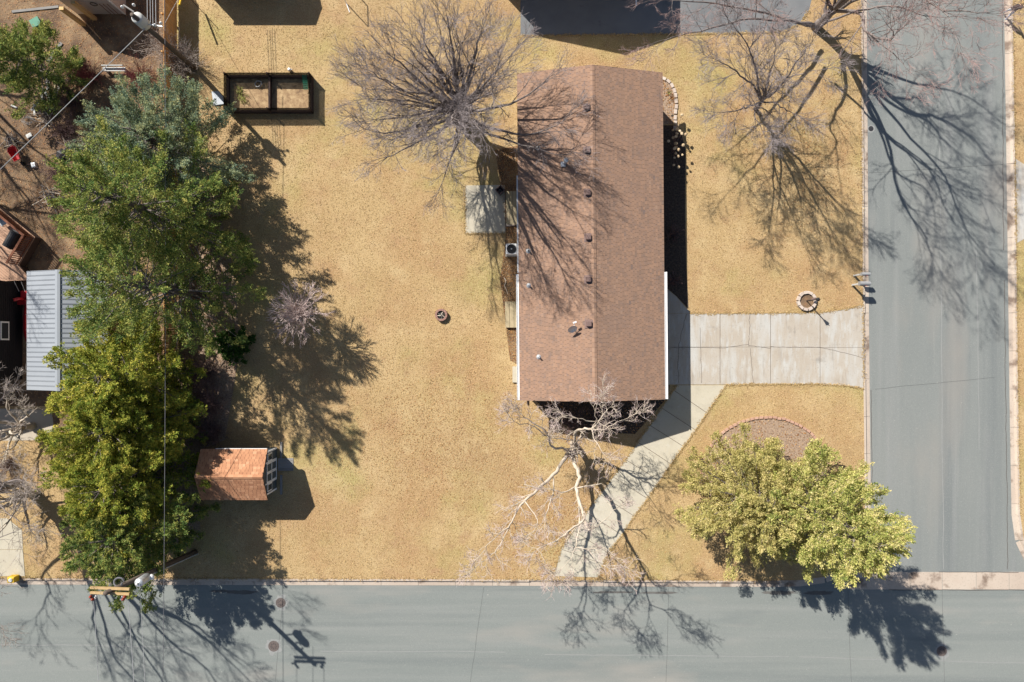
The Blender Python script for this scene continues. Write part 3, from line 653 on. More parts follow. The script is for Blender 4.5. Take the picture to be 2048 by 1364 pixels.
wr_ = thing('hanging_tools', (px0+2.2, pyw-.06, 1.0), 'dark coiled hose and rods hanging on the pale outbuilding wall', 'tools')
obj('coil', MB().tube([(px0+2.0+.2*math.cos(t/3), pyw-.09, 1.5+.2*math.sin(t/3)) for t in range(20)], .025, 6), 'charcoal', wr_)
for k in range(3): obj('rod', MB().tube([(px0+2.3+k*.25, pyw-.07, .15), (px0+2.35+k*.25, pyw-.07, 1.5)], .018, 6), 'rail_wood', wr_)
ts = thing('backyard_shed', P(490, -60), 'small gabled shed just beyond the top edge casting a lawn shadow', 'shed')
TF = frame((P(410, 0).x+P(574, 0).x)/2, P(0, -14).y+1.5, 0)
gable_walls(TF, 5.2, 2.9, 2.4, 2.9, 'siding_pale', ts); gable_roof(TF, 5.45, 3.1, 2.5, 3.0, 'shingle', ts, .16, .3, seed=13)
tg = thing('neighbour_garage', P(1133, -160), 'gabled garage beyond the top edge beside the dark driveway', 'garage')
TG = frame(P(1133, 0).x, P(0, -16).y+4.0, R(90))
gable_walls(TG, 7.6, 9.1, 3.35, 4.85, 'siding_cream', tg); gable_roof(TG, 8.0, 9.67, 3.5, 5.0, 'shingle', tg, .16, .3, seed=14)
q = P(1272, 6); tds = thing('white_downspout', (q.x, q.y, 0), 'white downspout extension lying on the dark driveway', 'downspout')
obj('pipe', MB().box((q.x, q.y+.15, .07), (.1, .75, .08)), 'white_trim', tds); obj('elbow', MB().box((q.x, q.y+.6, .18), (.1, .12, .3)), 'white_trim', tds)

# ------------------------------------------------------------------ fence, poles, wires
fx = P(355, 0).x
fence = thing('wooden_fence', (fx, P(0, 340).y, 0), 'tall orange cedar board fence along the left property line', 'fence')
fy0, fy1 = P(0, 712).y, P(0, -40).y
me = bpy.data.meshes.new('board'); mb = MB().box((0, 0, .95), (.022, .135, 1.72)); me.from_pydata(mb.v, [], mb.f); me.materials.append(MATS['fence_wood'])
n = int((fy1-fy0)/.152); rr = random.Random(5)
for k in range(n): shared('board', me, (fx+rr.uniform(-.004, .004), fy0+.08+k*.152, rr.uniform(-.02, .02)), rr.uniform(-.02, .02), fence)
me = bpy.data.meshes.new('post'); mb = MB().box((0, 0, .93), (.10, .10, 1.9)); me.from_pydata(mb.v, [], mb.f); me.materials.append(MATS['fence_wood'])
k = fy0
while k < fy1: shared('post', me, (fx-.10, k, 0), 0, fence); k += 2.44
for z in (.35, .95, 1.6): obj('rail', MB().box((fx-.035, (fy0+fy1)/2, z), (.04, fy1-fy0, .09)), 'fence_wood', fence)

def insul(p, parent, mat='insulator', s=1.0):
    return obj('insulator', MB().lathe(p, [(.0, .0), (.05*s, .02*s), (.05*s, .08*s), (.09*s, .10*s), (.05*s, .14*s), (.08*s, .16*s), (.04*s, .22*s), (0, .24*s)], 10), mat, parent, smooth=True)
# back pole
b1, t1 = P(391, 138), P(264, 29, 7.6)
pole1 = thing('utility_pole', b1, 'dark utility pole with grey transformer by the wooden fence', 'utility pole')
obj('pole', MB().tube([b1-Vector((0, 0, .2)), b1.lerp(t1, .5), t1], [.17, .15, .12], 12), 'pole_wood', pole1, smooth=True)
q = P(281, 41, 6.6); tr = obj('transformer', MB().lathe((q.x, q.y, q.z-.55), [(0, -.02), (.31, 0), (.33, .05), (.33, .90), (.28, .98), (.0, 1.03)], 16), 'white_wood', pole1, smooth=True)
insul((q.x+.08, q.y, q.z+.32), tr, 'white_trim', .8); insul((q.x-.1, q.y+.05, q.z+.32), tr, 'white_trim', .8)
obj('bracket', MB().tube([q+Vector((.1, .1, 0)), b1.lerp(t1, .9)], .04, 6), 'galv', pole1)
a_, b_ = P(297, 49, 6.4), P(326, 53, 6.4); obj('crossarm', MB().tube([a_, b_], .045, 6), 'galv', pole1)
obj('crossarm', MB().tube([P(247, 10, 7.4), P(268, 24, 7.4)], .045, 6), 'grey_wood', pole1)
for x_, y_, h_ in ((312, 44, 6.4), (324, 40, 6.4), (270, 4, 7.4), (247, 8, 7.4)): insul(P(x_, y_+8, h_), pole1, 'white_trim')
# street pole
b2, t2 = P(390, 1105), P(216, 1183, 9.8)
pole2 = thing('utility_pole', b2, 'tall utility pole with double yellow crossarms by the lower street', 'utility pole')
obj('pole', MB().tube([b2-Vector((0, 0, .2)), b2.lerp(t2, .5), t2+Vector((0, 0, .25))], [.19, .16, .125], 12), 'pole_wood', pole2, smooth=True)
for dy_ in (0, 1):
    a_, b_ = P(181, 1175+dy_*10, 9.6), P(259, 1178+dy_*10, 9.6)
    m = (a_+b_)/2; obj('crossarm', MB().box(m, ((b_-a_).length, .12, .11), math.atan2(b_.y-a_.y, b_.x-a_.x)), 'arm_wood', pole2)
for x_, y_ in ((184, 1192), (252, 1192), (188, 1197), (249, 1197)): insul(P(x_, y_, 9.55), pole2)
for x_, y_ in ((193, 1192), (245, 1194)): obj('cutout', MB().tube([P(x_, y_-3, 9.5), P(x_-3, y_+5, 9.3)], .05, 8), 'white_trim', pole2)
q = P(283, 1162, 8.0); tr = obj('transformer', MB().lathe((q.x, q.y, q.z-.6), [(0, 0), (.23, .0), (.25, .06), (.25, .85), (.2, .93), (0, .97)], 16), 'galv', pole2, smooth=True)
insul((q.x, q.y, q.z+.35), tr, 'white_trim', .8)
q = P(303, 1154, 7.4); lm = obj('street_lamp_head', MB().lathe((q.x, q.y, q.z), [(.0, .16), (.12, .12), (.17, .0), (.10, -.08), (0, -.1)], 14), 'white_trim', pole2, smooth=True)
obj('lamp_arm', MB().tube([P(270, 1164, 7.2), P(285, 1158, 7.4), q], .035, 8), 'galv', lm)
q = P(239, 1163, 8.6); obj('cable_coil', MB().tube([(q.x+.24*math.cos(t/3), q.y+.22*math.sin(t/3), q.z+.01*t) for t in range(20)], .05, 6), 'wire_dark', pole2)
obj('conduit', MB().tube([b2+Vector((.2, -.08, 0)), b2.lerp(t2, .62)+Vector((.16, -.08, 0))], .04, 6), 'galv', pole2)
def wire(label, a, b, sag, r, mat, n=24):
    a, b = Vector(a), Vector(b); pts = [a.lerp(b, i/n)-Vector((0, 0, sag*4*(i/n)*(1-i/n))) for i in range(n+1)]
    return obj('overhead_wire', MB().tube(pts, r, 5), mat, None, label, 'wire', 'overhead wires')
wire('pale twisted service wire running down left from transformer pole', P(293, 54, 6.3), P(-60, 396, 5.0), .05, .024, 'wire_light')
wire('long thin cable running straight down past the left hedge trees', P(329, -60, 6.2), P(323, 1560, 6.2), .25, .016, 'wire_dark', 40)
wire('leftmost thin wire crossing the lower street from the crossarm', P(187, 1197, 9.6), P(203, 1560, 9.4), .1, .014, 'wire_light')
wire('second thin wire crossing the lower street from the crossarm', P(256, 1203, 9.6), P(277, 1560, 9.4), .1, .016, 'wire_light')
wire('third thin wire crossing the lower street, beside the thick cable', P(279, 1166, 8.6), P(296, 1560, 8.4), .1, .012, 'wire_light')
for k, (x_, lb) in enumerate(((287, 'leftmost'), (293, 'second from left'), (298, 'third from left'), (304, 'rightmost'))):
    wire(lb+' of the four short wires leaving the pole at top edge', P(x_+8, 50, 6.4), P(x_+2, -220, 6.2), .05, .016, 'wire_light')
wire('guy wire with yellow sleeve slanting from the back pole', P(330, 46, 5.8), P(366, -20, 1.2), 0, .012, 'wire_light', 4)
gp_ = thing('guy_marker', P(362, 2, 1.5), 'yellow plastic guy wire sleeve at the top edge by fence', 'marker')
obj('sleeve', MB().tube([P(359, 10, 2.0), P(366, -20, 1.2)], .06, 8), 'yellow_paint', gp_)

# ------------------------------------------------------------------ yard things
# fenced raised garden
gx0, gx1, gy0, gy1 = P(460, 0).x, P(626, 0).x, P(0, 226).y, P(0, 157).y
gar = thing('garden_enclosure', ((gx0+gx1)/2, (gy0+gy1)/2, 0), 'rectangular vegetable garden fenced with black netting and dark timbers', 'garden')
gm = P(544, 0).x
obj('soil_bed', MB().box(((gx0+gx1)/2, (gy0+gy1)/2, .06), (gx1-gx0-.1, gy1-gy0-.1, .12)), 'garden_soil', gar)
for (xa, ya, xb, yb) in ((gx0, gy0, gx1, gy0), (gx0, gy1, gx1, gy1), (gx0, gy0, gx0, gy1), (gx1, gy0, gx1, gy1)):
    L = math.hypot(xb-xa, yb-ya); rz = math.atan2(yb-ya, xb-xa)
    for z in (.14, .42): obj('rail', MB().box(((xa+xb)/2, (ya+yb)/2, z), (L+.1, .1, .22 if z < .2 else .10), rz), 'dark_wood', gar)
    V = []; F = []
    def q4(p, q, r_, s_): o = len(V); V.extend([p, q, r_, s_]); F.append((o, o+1, o+2, o+3))
    nn_ = int(L/.06); ux, uy_ = (xb-xa)/L, (yb-ya)/L
    for k in range(nn_+1):
        s_ = L*k/nn_; x_, y_ = xa+ux*s_, ya+uy_*s_; w_ = .022; top = .98+.03*math.sin(s_*2.3+L)
        q4((x_-ux*w_, y_-uy_*w_, .1), (x_+ux*w_, y_+uy_*w_, .1), (x_+ux*w_, y_+uy_*w_, top), (x_-ux*w_, y_-uy_*w_, top))
    for k in range(17): z = .1+k*.055; q4((xa, ya, z), (xb, yb, z), (xb, yb, z+.038), (xa, ya, z+.038))
    fastobj('net', np.array(V, float), np.array(F), 'net', np.zeros(len(F)), gar, kind='stuff')
obj('divider', MB().box((gm, (gy0+gy1)/2, .36), (.12, gy1-gy0-.12, .34)), 'dark_wood', gar)
for x_ in (gx0, gm, gx1):
    for y_ in (gy0, gy1): obj('post', MB().box((x_, y_, .5), (.09, .09, 1.0)), 'dark_wood', gar)
hq = P(516, 167, .3); hose = obj('garden_hose', MB().tube([(hq.x+(.22+.03*math.sin(t))*math.cos(t*.5), hq.y+(.2+.03*math.cos(t*1.3))*math.sin(t*.5), .16+.004*t) for t in range(40)], .016, 6), 'wire_light', None, 'pale coiled hose lying in the left half of the netted garden', 'hose')
tq = P(612, 167, .3); trl = thing('green_trellis', (tq.x, tq.y, .12), 'green plastic netting hanging in right corner of the garden', 'trellis')
for k in range(6): obj('strand', MB().tube([(tq.x-.12+k*.055, tq.y-.42, .35), (tq.x-.12+k*.055, tq.y+.42, .75)], .012, 5), 'green_plastic', trl)
for k in range(7): obj('cross_strand', MB().tube([(tq.x-.14, tq.y-.4+k*.13, .36+k*.06), (tq.x+.17, tq.y-.4+k*.13, .36+k*.06)], .012, 5), 'green_plastic', trl)
sq = P(435, 197); obj('stone_slab', MB().prism(G([(424, 184), (438, 183), (447, 194), (449, 209), (428, 212)]), 0, .09), 'metal_roof', None, 'light grey utility cover slab beside the netted garden', 'slab', bevel=.02)
bq = P(577, 146, .3); bb = thing('watering_can', (bq.x, bq.y+.3, 0), 'small white watering can behind the netted garden', 'watering can')
obj('body', MB().lathe((bq.x, bq.y+.3, 0), [(0, 0), (.11, 0), (.10, .2), (.05, .24), (0, .24)], 12), 'white_trim', bb, smooth=True); obj('spout', MB().tube([(bq.x+.08, bq.y+.3, .08), (bq.x+.24, bq.y+.28, .26)], [.03, .018], 6), 'white_trim', bb)

def ring_stones(root, c, r, n, size, mat, name='stone', z=0, rows=1):
    rr = random.Random(int(c.x*10)); mb = MB().box((0, 0, size[2]/2), size, taper=.9); me = bpy.data.meshes.new(name); me.from_pydata(mb.v, [], mb.f); me.materials.append(MATS[mat])
    for j in range(rows):
        for k in range(n):
            t = 2*math.pi*(k+.5*j)/n
            shared(name, me, (c.x+r*math.cos(t), c.y+r*math.sin(t), z+j*size[2]+rr.uniform(-.008, .008)), t+math.pi/2+rr.uniform(-.06, .06), root)
fc = P(883, 630); fp = thing('fire_pit', fc, 'round red stone fire pit with ash and charred logs on the lawn', 'fire pit')
ring_stones(fp, fc, .34, 12, (.19, .14, .14), 'red_stone', rows=2)
obj('ash_bed', MB().lathe((fc.x, fc.y, 0), [(0, .12), (.15, .11), (.32, .05)], 16), 'ash', fp)
rr = random.Random(2)
for k in range(8):
    t = k*math.pi/4+.2; obj('log', MB().tube([(fc.x+.05*math.cos(t+2), fc.y+.05*math.sin(t+2), .20+.02*k), (fc.x+.3*math.cos(t), fc.y+.3*math.sin(t), .14+.015*k)], .03, 7), ('ash', 'bark_pale', 'charcoal')[k % 3], fp)
pc = P(1612, 602); pl = thing('planter_ring', pc, 'ring of pale stone blocks around the lamp post beside the driveway', 'planter')
ring_stones(pl, pc, .56, 11, (.30, .20, .2), 'stone'); obj('soil', MB().lathe((pc.x, pc.y, 0), [(0, .10), (.5, .08)], 16), 'yard_dirt', pl)
lp = thing('lamp_post', pc, 'thin dark lamp post standing in the stone planter ring', 'lamp post')
obj('post', MB().tube([(pc.x, pc.y, 0), (pc.x, pc.y, 1.55)], .035, 10), 'charcoal', lp)
lh = obj('lantern', MB().lathe((pc.x, pc.y, 1.55), [(0, 0), (.07, .02), (.11, .24), (.14, .26), (.04, .36), (0, .40)], 6), 'charcoal', lp); obj('finial', MB().lathe((pc.x, pc.y, 1.95), [(0, 0), (.03, .03), (0, .07)], 8), 'charcoal', lh)
sg = thing('sundial', (pc.x+.28, pc.y+.04, .1), 'small flat ornament on a stake in the stone planter ring', 'ornament')
obj('plate', MB().add([(pc.x+.12, pc.y+.02, .45), (pc.x+.45, pc.y+.08, .47), (pc.x+.42, pc.y+.22, .47), (pc.x+.16, pc.y+.12, .45), (pc.x+.12, pc.y+.02, .42), (pc.x+.45, pc.y+.08, .44), (pc.x+.42, pc.y+.22, .44), (pc.x+.16, pc.y+.12, .42)], [(0, 1, 2, 3), (7, 6, 5, 4), (0, 4, 5, 1), (1, 5, 6, 2), (2, 6, 7, 3), (3, 7, 4, 0)]), 'vent_metal', sg)
obj('stake', MB().tube([(pc.x+.28, pc.y+.1, .05), (pc.x+.28, pc.y+.1, .42)], .012, 6), 'charcoal', sg)
# mailboxes
def mailbox(px, py, z, label, s=1.0):
    q = P(px, py, z); r = thing('mailbox', (q.x-.25, q.y, 0), label, 'mailbox', 'kerbside mailboxes'); l, w_, hh = .60*s, .26*s, .30*s
    vs = []; prof = [(-w_/2, 0), (-w_/2, hh*.5)]+[(w_/2*math.cos(t), hh*.5+w_/2*math.sin(t)) for t in [math.pi*(1-k/8) for k in range(1, 8)]]+[(w_/2, hh*.5), (w_/2, 0)]
    n = len(prof)
    for x_ in (q.x-l/2, q.x+l/2): vs += [(x_, q.y+a, z-hh*.5+b) for a, b in prof]
    obj('box', MB().add(vs, [(i, i+1, n+i+1, n+i) for i in range(n-1)]+[tuple(range(n)), tuple(range(2*n-1, n-1, -1)), (0, n-1, 2*n-1, n)]), 'mailbox_grey', r)
    vs = []
    for x_ in (q.x+l/2+.001, q.x+l/2+.02): vs += [(x_, q.y+a*.94, z-hh*.5+.01+b*.94) for a, b in prof]
    dd = obj('door', MB().add(vs, [(i, i+1, n+i+1, n+i) for i in range(n-1)]+[tuple(range(n)), tuple(range(2*n-1, n-1, -1))]), 'galv', r)
    obj('handle', MB().box((q.x+l/2+.035, q.y, z+.06), (.03, .05, .03)), 'dark_metal', dd)
    obj('post', MB().box((q.x-.22, q.y, (z-hh*.5)/2), (.10, .10, z-hh*.5)), 'white_wood', r); obj('support_arm', MB().box((q.x-.02, q.y, z-hh*.5-.05), (.5, .09, .08)), 'white_wood', r)
    obj('flag', MB().box((q.x+.05, q.y-w_/2-.012, z+.05), (.03, .015, .18)), 'red_plastic', r)
mailbox(1731, 548, 1.05, 'smaller white mailbox on a post, the farther one from driveway', .85); mailbox(1729, 567, 1.15, 'larger white mailbox on a post, the nearer one to driveway', 1.1)
# AC unit
aq = P(1023, 498, .8); ac = thing('air_conditioner', (aq.x, aq.y, 0), 'white air conditioner unit with dark round fan beside house wall', 'air conditioner')
obj('pad', MB().box((aq.x, aq.y, .04), (.82, .82, .08)), 'concrete', ac); obj('cabinet', MB().box((aq.x, aq.y, .46), (.72, .70, .76)), 'white_trim', ac, bevel=.03)
obj('fan_well', MB().lathe((aq.x, aq.y, .842), [(0, .002), (.29, .002), (.31, .02)], 20), 'charcoal', ac)
for k in range(4):
    t = k*math.pi/2+.5; obj('fan_blade', MB().add([(aq.x, aq.y, .850), (aq.x+.27*math.cos(t-.3), aq.y+.27*math.sin(t-.3), .850), (aq.x+.27*math.cos(t+.25), aq.y+.27*math.sin(t+.25), .866)], [(0, 1, 2)]), 'dark_metal', ac)
for r_ in (.12, .2, .28): obj('grille_ring', MB().tube([(aq.x+r_*math.cos(2*math.pi*k/20), aq.y+r_*math.sin(2*math.pi*k/20), .885) for k in range(21)], .006, 4), 'dark_metal', ac)
obj('hub', MB().lathe((aq.x, aq.y, .885), [(0, .02), (.05, .01), (.05, -.01)], 10), 'galv', ac)
# steps and landings against the west wall
def plank_set(name, poly_px, z, n, label, cat, mat):
    a, b, c, d = G(poly_px, z); r = thing(name, ((a.x+c.x)/2, (a.y+c.y)/2, 0), label, cat)
    for k in range(n):
        t0, t1 = k/n, (k+1)/n-.02/((b-a).length); p0, p1, p2, p3 = a.lerp(b, t0), a.lerp(b, t1), d.lerp(c, t1), d.lerp(c, t0)
        obj('plank', MB().prism([p0, p1, p2, p3], z-.04, z), mat, r)
    obj('frame', MB().prism([a+Vector((.02, -.02, 0)), b+Vector((-.02, -.02, 0)), c+Vector((-.02, .02, 0)), d+Vector((.02, .02, 0))], 0, z-.041), 'dark_wood', r)
plank_set('wooden_landing', [(1012, 382), (1046, 382), (1046, 449), (1013, 449)], .22, 5, 'weathered plank landing between patio slab and the house', 'landing', 'step_wood')
plank_set('wooden_step', [(1010, 603), (1046, 603), (1046, 655), (1011, 655)], .25, 4, 'weathered plank step against the house wall below the fan unit', 'step', 'step_wood')
obj('concrete_step', MB().prism(G([(1025, 733), (1046, 733), (1046, 765), (1025, 765)], .15), 0, .15), 'concrete_walk', None, 'pale concrete step poking out under the house eave', 'step', bevel=.01)
fq = P(1000, 380, .55); ft = thing('fire_table', (fq.x, fq.y, 0), 'black square brazier turned diagonally at the patio corner', 'brazier'); rz = R(42)
for k in range(4):
    t = rz+k*math.pi/2; obj('side', MB().box((fq.x+.2*math.cos(t), fq.y+.2*math.sin(t), .36), (.03, .40, .42), t), 'charcoal', ft)
    obj('rim', MB().box((fq.x+.215*math.cos(t), fq.y+.215*math.sin(t), .585), (.05, .46, .03), t), 'vent_metal', ft)
    t2_ = t+math.pi/4; obj('leg', MB().tube([(fq.x+.27*math.cos(t2_), fq.y+.27*math.sin(t2_), 0), (fq.x+.26*math.cos(t2_), fq.y+.26*math.sin(t2_), .56)], .02, 6), 'charcoal', ft)
obj('fire_bowl', MB().box((fq.x, fq.y, .20), (.38, .38, .06), rz), 'charcoal', ft); obj('ash', MB().blob((fq.x, fq.y, .26), .15, random.Random(1), sq=.3), 'ash', ft)
for k, (x_, y_, l_) in enumerate(((1017, 446, 'left'), (1026, 445, 'right'))):
    q = P(x_, y_); obj('landscape_stone', MB().box((q.x, q.y-.14, .10), (.34, .2, .2), .1*k, taper=.85), 'stone', None, f'pinkish rough stone at the foot of the landing, {l_} one', 'stone', 'stones by the landing', bevel=.03)
rr = random.Random(11)
q = P(1010, 575); obj('fallen_branch', MB().tube([P(1008, 555, .05), P(1012, 562, .08), P(1009, 572, .06), P(1013, 580, .08), P(1016, 589, .04)], [.02, .03, .03, .025, .012], 6), 'bark_pale', None, 'crooked pale branch lying in the leaf litter by the wall', 'branch')
# goal frame at the top edge
go = thing('soccer_goal', P(700, -20), 'thin white goal frame at the top edge with long shadow', 'goal')
g0, g1 = P(692, 6), P(741, 20)+Vector((-1.45, 1.55, 0))
zz = 1.85; ga, gb = P(693, 7), P(692, -34)
for q in (ga, gb): obj('post', MB().tube([q, q+Vector((0, 0, zz))], .03, 8), 'white_trim', go)
obj('crossbar', MB().tube([ga+Vector((0, 0, zz)), gb+Vector((0, 0, zz))], .03, 8), 'white_trim', go)
obj('base_bar', MB().tube([ga+Vector((0, 0, .03)), ga+Vector((.22, -.6, .03))], .03, 8), 'white_trim', go)
q = P(397, 15); obj('marker_stake', MB().tube([q, q+Vector((-.1, .1, 1.9))], .022, 6), 'dark_wood', None, 'thin dark stake beside the fence at top left', 'stake')
# manholes and valve lids
def lid(px, py, r, label, z=ZR-.004, mat='iron'):
    q = P(px, py); t = thing('manhole', (q.x, q.y, z), label, 'manhole', 'round lids in the streets')
    stain('lid_patch', (px, py), r*S*1.5, r*S*1.5, z+.0012, int(px), 'seam')
    obj('rim', MB().lathe((q.x, q.y, z), [(r, .002), (r, .010), (r*.84, .010), (r*.83, .004)], 24), mat, t); obj('cover', MB().lathe((q.x, q.y, z), [(0, .008), (r*.80, .008), (r*.81, .003)], 24), mat, t)
    for k in range(8): a_ = k*math.pi/4; obj('stud', MB().box((q.x+r*.45*math.cos(a_), q.y+r*.45*math.sin(a_), z+.011), (r*.22, r*.1, .006), a_), 'dark_metal', t)
lid(560, 1207, .33, 'rusty manhole cover on lower street near the kerb'); lid(546, 1294, .36, 'faded pinkish manhole cover in middle of lower street'); lid(1886, 1304, .34, 'manhole cover in the large evergreen shadow on the street'); lid(1744, 256, .17, 'small dark valve lid beside the side street gutter', ZR, 'dark_metal')
q = P(32, 1155); hy = thing('yellow_box', (q.x, q.y, 0), 'yellow and white utility marker box at the lower left kerb', 'utility box')
obj('body', MB().box((q.x, q.y, .25), (.5, .42, .5), taper=.9), 'yellow_paint', hy, bevel=.03); obj('lid', MB().lathe((q.x, q.y, .5), [(0, .06), (.12, .05), (.13, 0)], 12), 'white_trim', hy)
# neighbour yard clutter
def plank(label, a, b, wd, z, mat, name='plank', th=.05):
    a, b = P(*a), P(*b); m = (a+b)/2
    return obj(name, MB().box((m.x, m.y, z+th/2), ((b-a).length, wd, th), math.atan2(b.y-a.y, b.x-a.x)), mat, None, label, 'plank', 'loose boards in the left yard')
plank('green grey plank lying alone on the tan ground, upper left', (124, 86), (97, 124), .22, .02, 'grey_wood')
plank('long grey board along the edge at top left corner', (25, 24), (118, 14), .16, .02, 'grey_wood')
plank('weathered board lying diagonally in the shade, right of the pile', (122, 170), (104, 222), .16, .10, 'grey_wood'); plank('narrow weathered board next to the diagonal one', (114, 180), (100, 224), .10, .05, 'grey_wood')
rr = random.Random(21)
for k in range(9):
    cm, cn = (('white_wood', 'chalk white'), ('step_wood', 'straw coloured'), ('grey_wood', 'dull grey'))[k % 3]; row = k//3
    x_, y_ = 106-row*14+rr.uniform(-9, 9), 152+row*24+rr.uniform(0, 10); a_ = rr.uniform(.9, 2.3); l_ = rr.uniform(16, 28)
    o_ = plank(f'{cn} scrap board at the {("upper end", "middle", "lower end")[row]} of the lumber pile', (x_, y_), (x_+l_*math.cos(a_), y_+l_*math.sin(a_)), rr.uniform(.09, .18), .02+.035*k*.5, cm, 'scrap_board', .04); o_['group'] = 'scrap boards in the lumber pile'
for k, (x_, y_, r_, lb) in enumerate(((92, 232, .9, 'heap of cut branches below the lumber pile'), (150, 300, 1.0, 'heap of cut branches beside the black tarp heap'), (28, 285, .7, 'small heap of cut branches near the red wheelbarrow'), (105, 395, .9, 'heap of cut branches in the brown yard above the deck'))):
    q = P(x_, y_); bp = thing('brush_pile', q, lb, 'brush pile', 'brush piles in the left yard')
    for j_ in range(26):
        t = rr.uniform(0, math.pi); l_ = rr.uniform(.5, 1.0)*r_; cx_, cy_ = q.x+rr.gauss(0, r_*.35), q.y+rr.gauss(0, r_*.35); z_ = rr.uniform(.03, .3)
        obj('stick', MB().tube([(cx_-l_*math.cos(t), cy_-l_*math.sin(t), z_), (cx_+rr.uniform(-.08, .08), cy_+rr.uniform(-.08, .08), z_+.05), (cx_+l_*math.cos(t), cy_+l_*math.sin(t), z_+rr.uniform(-.02, .15))], [.028, .022, .008], 5), ('bark_grey', 'bark_dark', 'bark_pale')[j_ % 3], bp)
bq = P(235, 143); be = thing('garden_bench', (bq.x, bq.y, 0), 'weathered white bench lying near the evergreen hedge top', 'bench')
obj('seat', MB().box((bq.x, bq.y, .38), (1.5, .26, .06)), 'white_wood', be); obj('backrest', MB().box((bq.x, bq.y+.16, .60), (1.4, .05, .12)), 'white_wood', be)
for s_ in (-.62, .62): obj('leg', MB().box((bq.x+s_, bq.y, .18), (.08, .24, .35)), 'white_wood', be)
wq = P(41, 312); wbw = thing('wheelbarrow', (wq.x, wq.y, 0), 'bright red wheelbarrow tray on the left leaf littered ground', 'wheelbarrow')
rz = R(118); cs2, sn2 = math.cos(rz), math.sin(rz)
def wv(u, v, z): return (wq.x+u*cs2-v*sn2, wq.y+u*sn2+v*cs2, z)
prof_o = [(-.50, -.20), (.30, -.30), (.48, -.18), (.48, .18), (.30, .30), (-.50, .20)]; prof_i = [(a*.62-.02, b*.55) for a, b in prof_o]
vs = [wv(a, b, .62) for a, b in prof_o]+[wv(a, b, .30) for a, b in prof_i]
obj('tray', MB().add(vs, [(i, (i+1) % 6, 6+(i+1) % 6, 6+i) for i in range(6)]+[(6, 7, 8, 9, 10, 11)]), 'red_plastic', wbw)
obj('rim', MB().tube([wv(a, b, .63) for a, b in prof_o+prof_o[:1]], .022, 6), 'red_plastic', wbw)
for s_ in (-1, 1): obj('handle', MB().tube([wv(-.55, s_*.1, .25), wv(.2, s_*.24, .30), wv(.95, s_*.28, .55)], .022, 6), 'step_wood', wbw); obj('leg', MB().tube([wv(.35, s_*.24, .32), wv(.42, s_*.24, 0)], .016, 6), 'dark_metal', wbw)
wl_ = MB(); obj('wheel', MB().tube([wv(-.62, -.05, .18), wv(-.62, .05, .18)], .18, 14), 'charcoal', wbw)
cq = P(82, 52); ca = thing('green_cart', (cq.x, cq.y, 0), 'small green garden cart with black wheels at upper left', 'cart')
obj('tub', MB().box((cq.x, cq.y, .38), (.5, .45, .4), .5, taper=1.25), 'green_plastic', ca); obj('handle', MB().tube([(cq.x+.2, cq.y-.1, .5), (cq.x+.6, cq.y-.15, .8)], .02, 6), 'dark_metal', ca)
for s_ in (-1, 1): obj('wheel', MB().tube([(cq.x+.05+s_*.15, cq.y-s_*.25, .17), (cq.x+.05+s_*.19, cq.y-s_*.31, .17)], .17, 12), 'charcoal', ca)
for (x_, y_, a_, b_, rz_, m_, lb, ct) in [(60, 272, .42, .32, .5, 'white_wood', 'pale flat board panel lying under the diagonal wire', 'panel'), (70, 331, .35, .4, .2, 'galv', 'crumpled blue grey tarp bundle beside the red wheelbarrow', 'bundle'), (30, 214, .5, .12, -.4, 'white_wood', 'small white scrap at the left edge under juniper', 'scrap')]:
    q = P(x_, y_); obj('panel' if ct == 'panel' else ct, MB().box((q.x, q.y, .1), (a_, b_, .2 if ct == 'bundle' else .06), rz_, taper=.8), m_, None, lb, ct, bevel=.03)
q = P(128, 310); tp = obj('tarp', MB().blob((q.x, q.y, .15), .45, random.Random(8), 12, .4, rough=.3), 'charcoal', None, 'black crumpled tarp heap at the foot of left evergreens', 'tarp')
q = P(60, 242); wr2 = thing('wire_tangle', (q.x, q.y, 0), 'tangle of pale wire on the dark ground left of the hedge', 'wire')
rr = random.Random(31); obj('coil', MB().tube([(q.x+rr.uniform(.2, .5)*math.cos(t), q.y+rr.uniform(.15, .4)*math.sin(t), .08+rr.uniform(0, .2)) for t in range(40)], .012, 4), 'wire_light', wr2)

# ------------------------------------------------------------------ vegetation
def seg_arrays(P0, P1, R0, R1, sides):
    d = norm(P1-P0); ref = np.where(np.abs(d[:, 2:3]) < .9, np.array([[0, 0, 1.]]), np.array([[1., 0, 0]]))
    a = norm(np.cross(d, ref)); b = np.cross(a, d); n = len(P0); ring0 = []; ring1 = []
    for k in range(sides):
        t = 2*math.pi*k/sides; o = a*math.cos(t)+b*math.sin(t); ring0.append(P0+o*R0[:, None]); ring1.append(P1+o*R1[:, None])
    V = np.stack(ring0+ring1, 1).reshape(-1, 3); base = (np.arange(n)*2*sides)[:, None]; F = []
    for k in range(sides): F.append(np.concatenate([base+k, base+(k+1) % sides, base+sides+(k+1) % sides, base+sides+k], 1))
    return V, np.stack(F, 1).reshape(-1, 4)
def turn(rng, T, ang):
    v = rng.normal(size=T.shape); v -= (v*T).sum(1, keepdims=True)*T; v = norm(v); a = ang[:, None]
    return norm(T*np.cos(a)+v*np.sin(a))
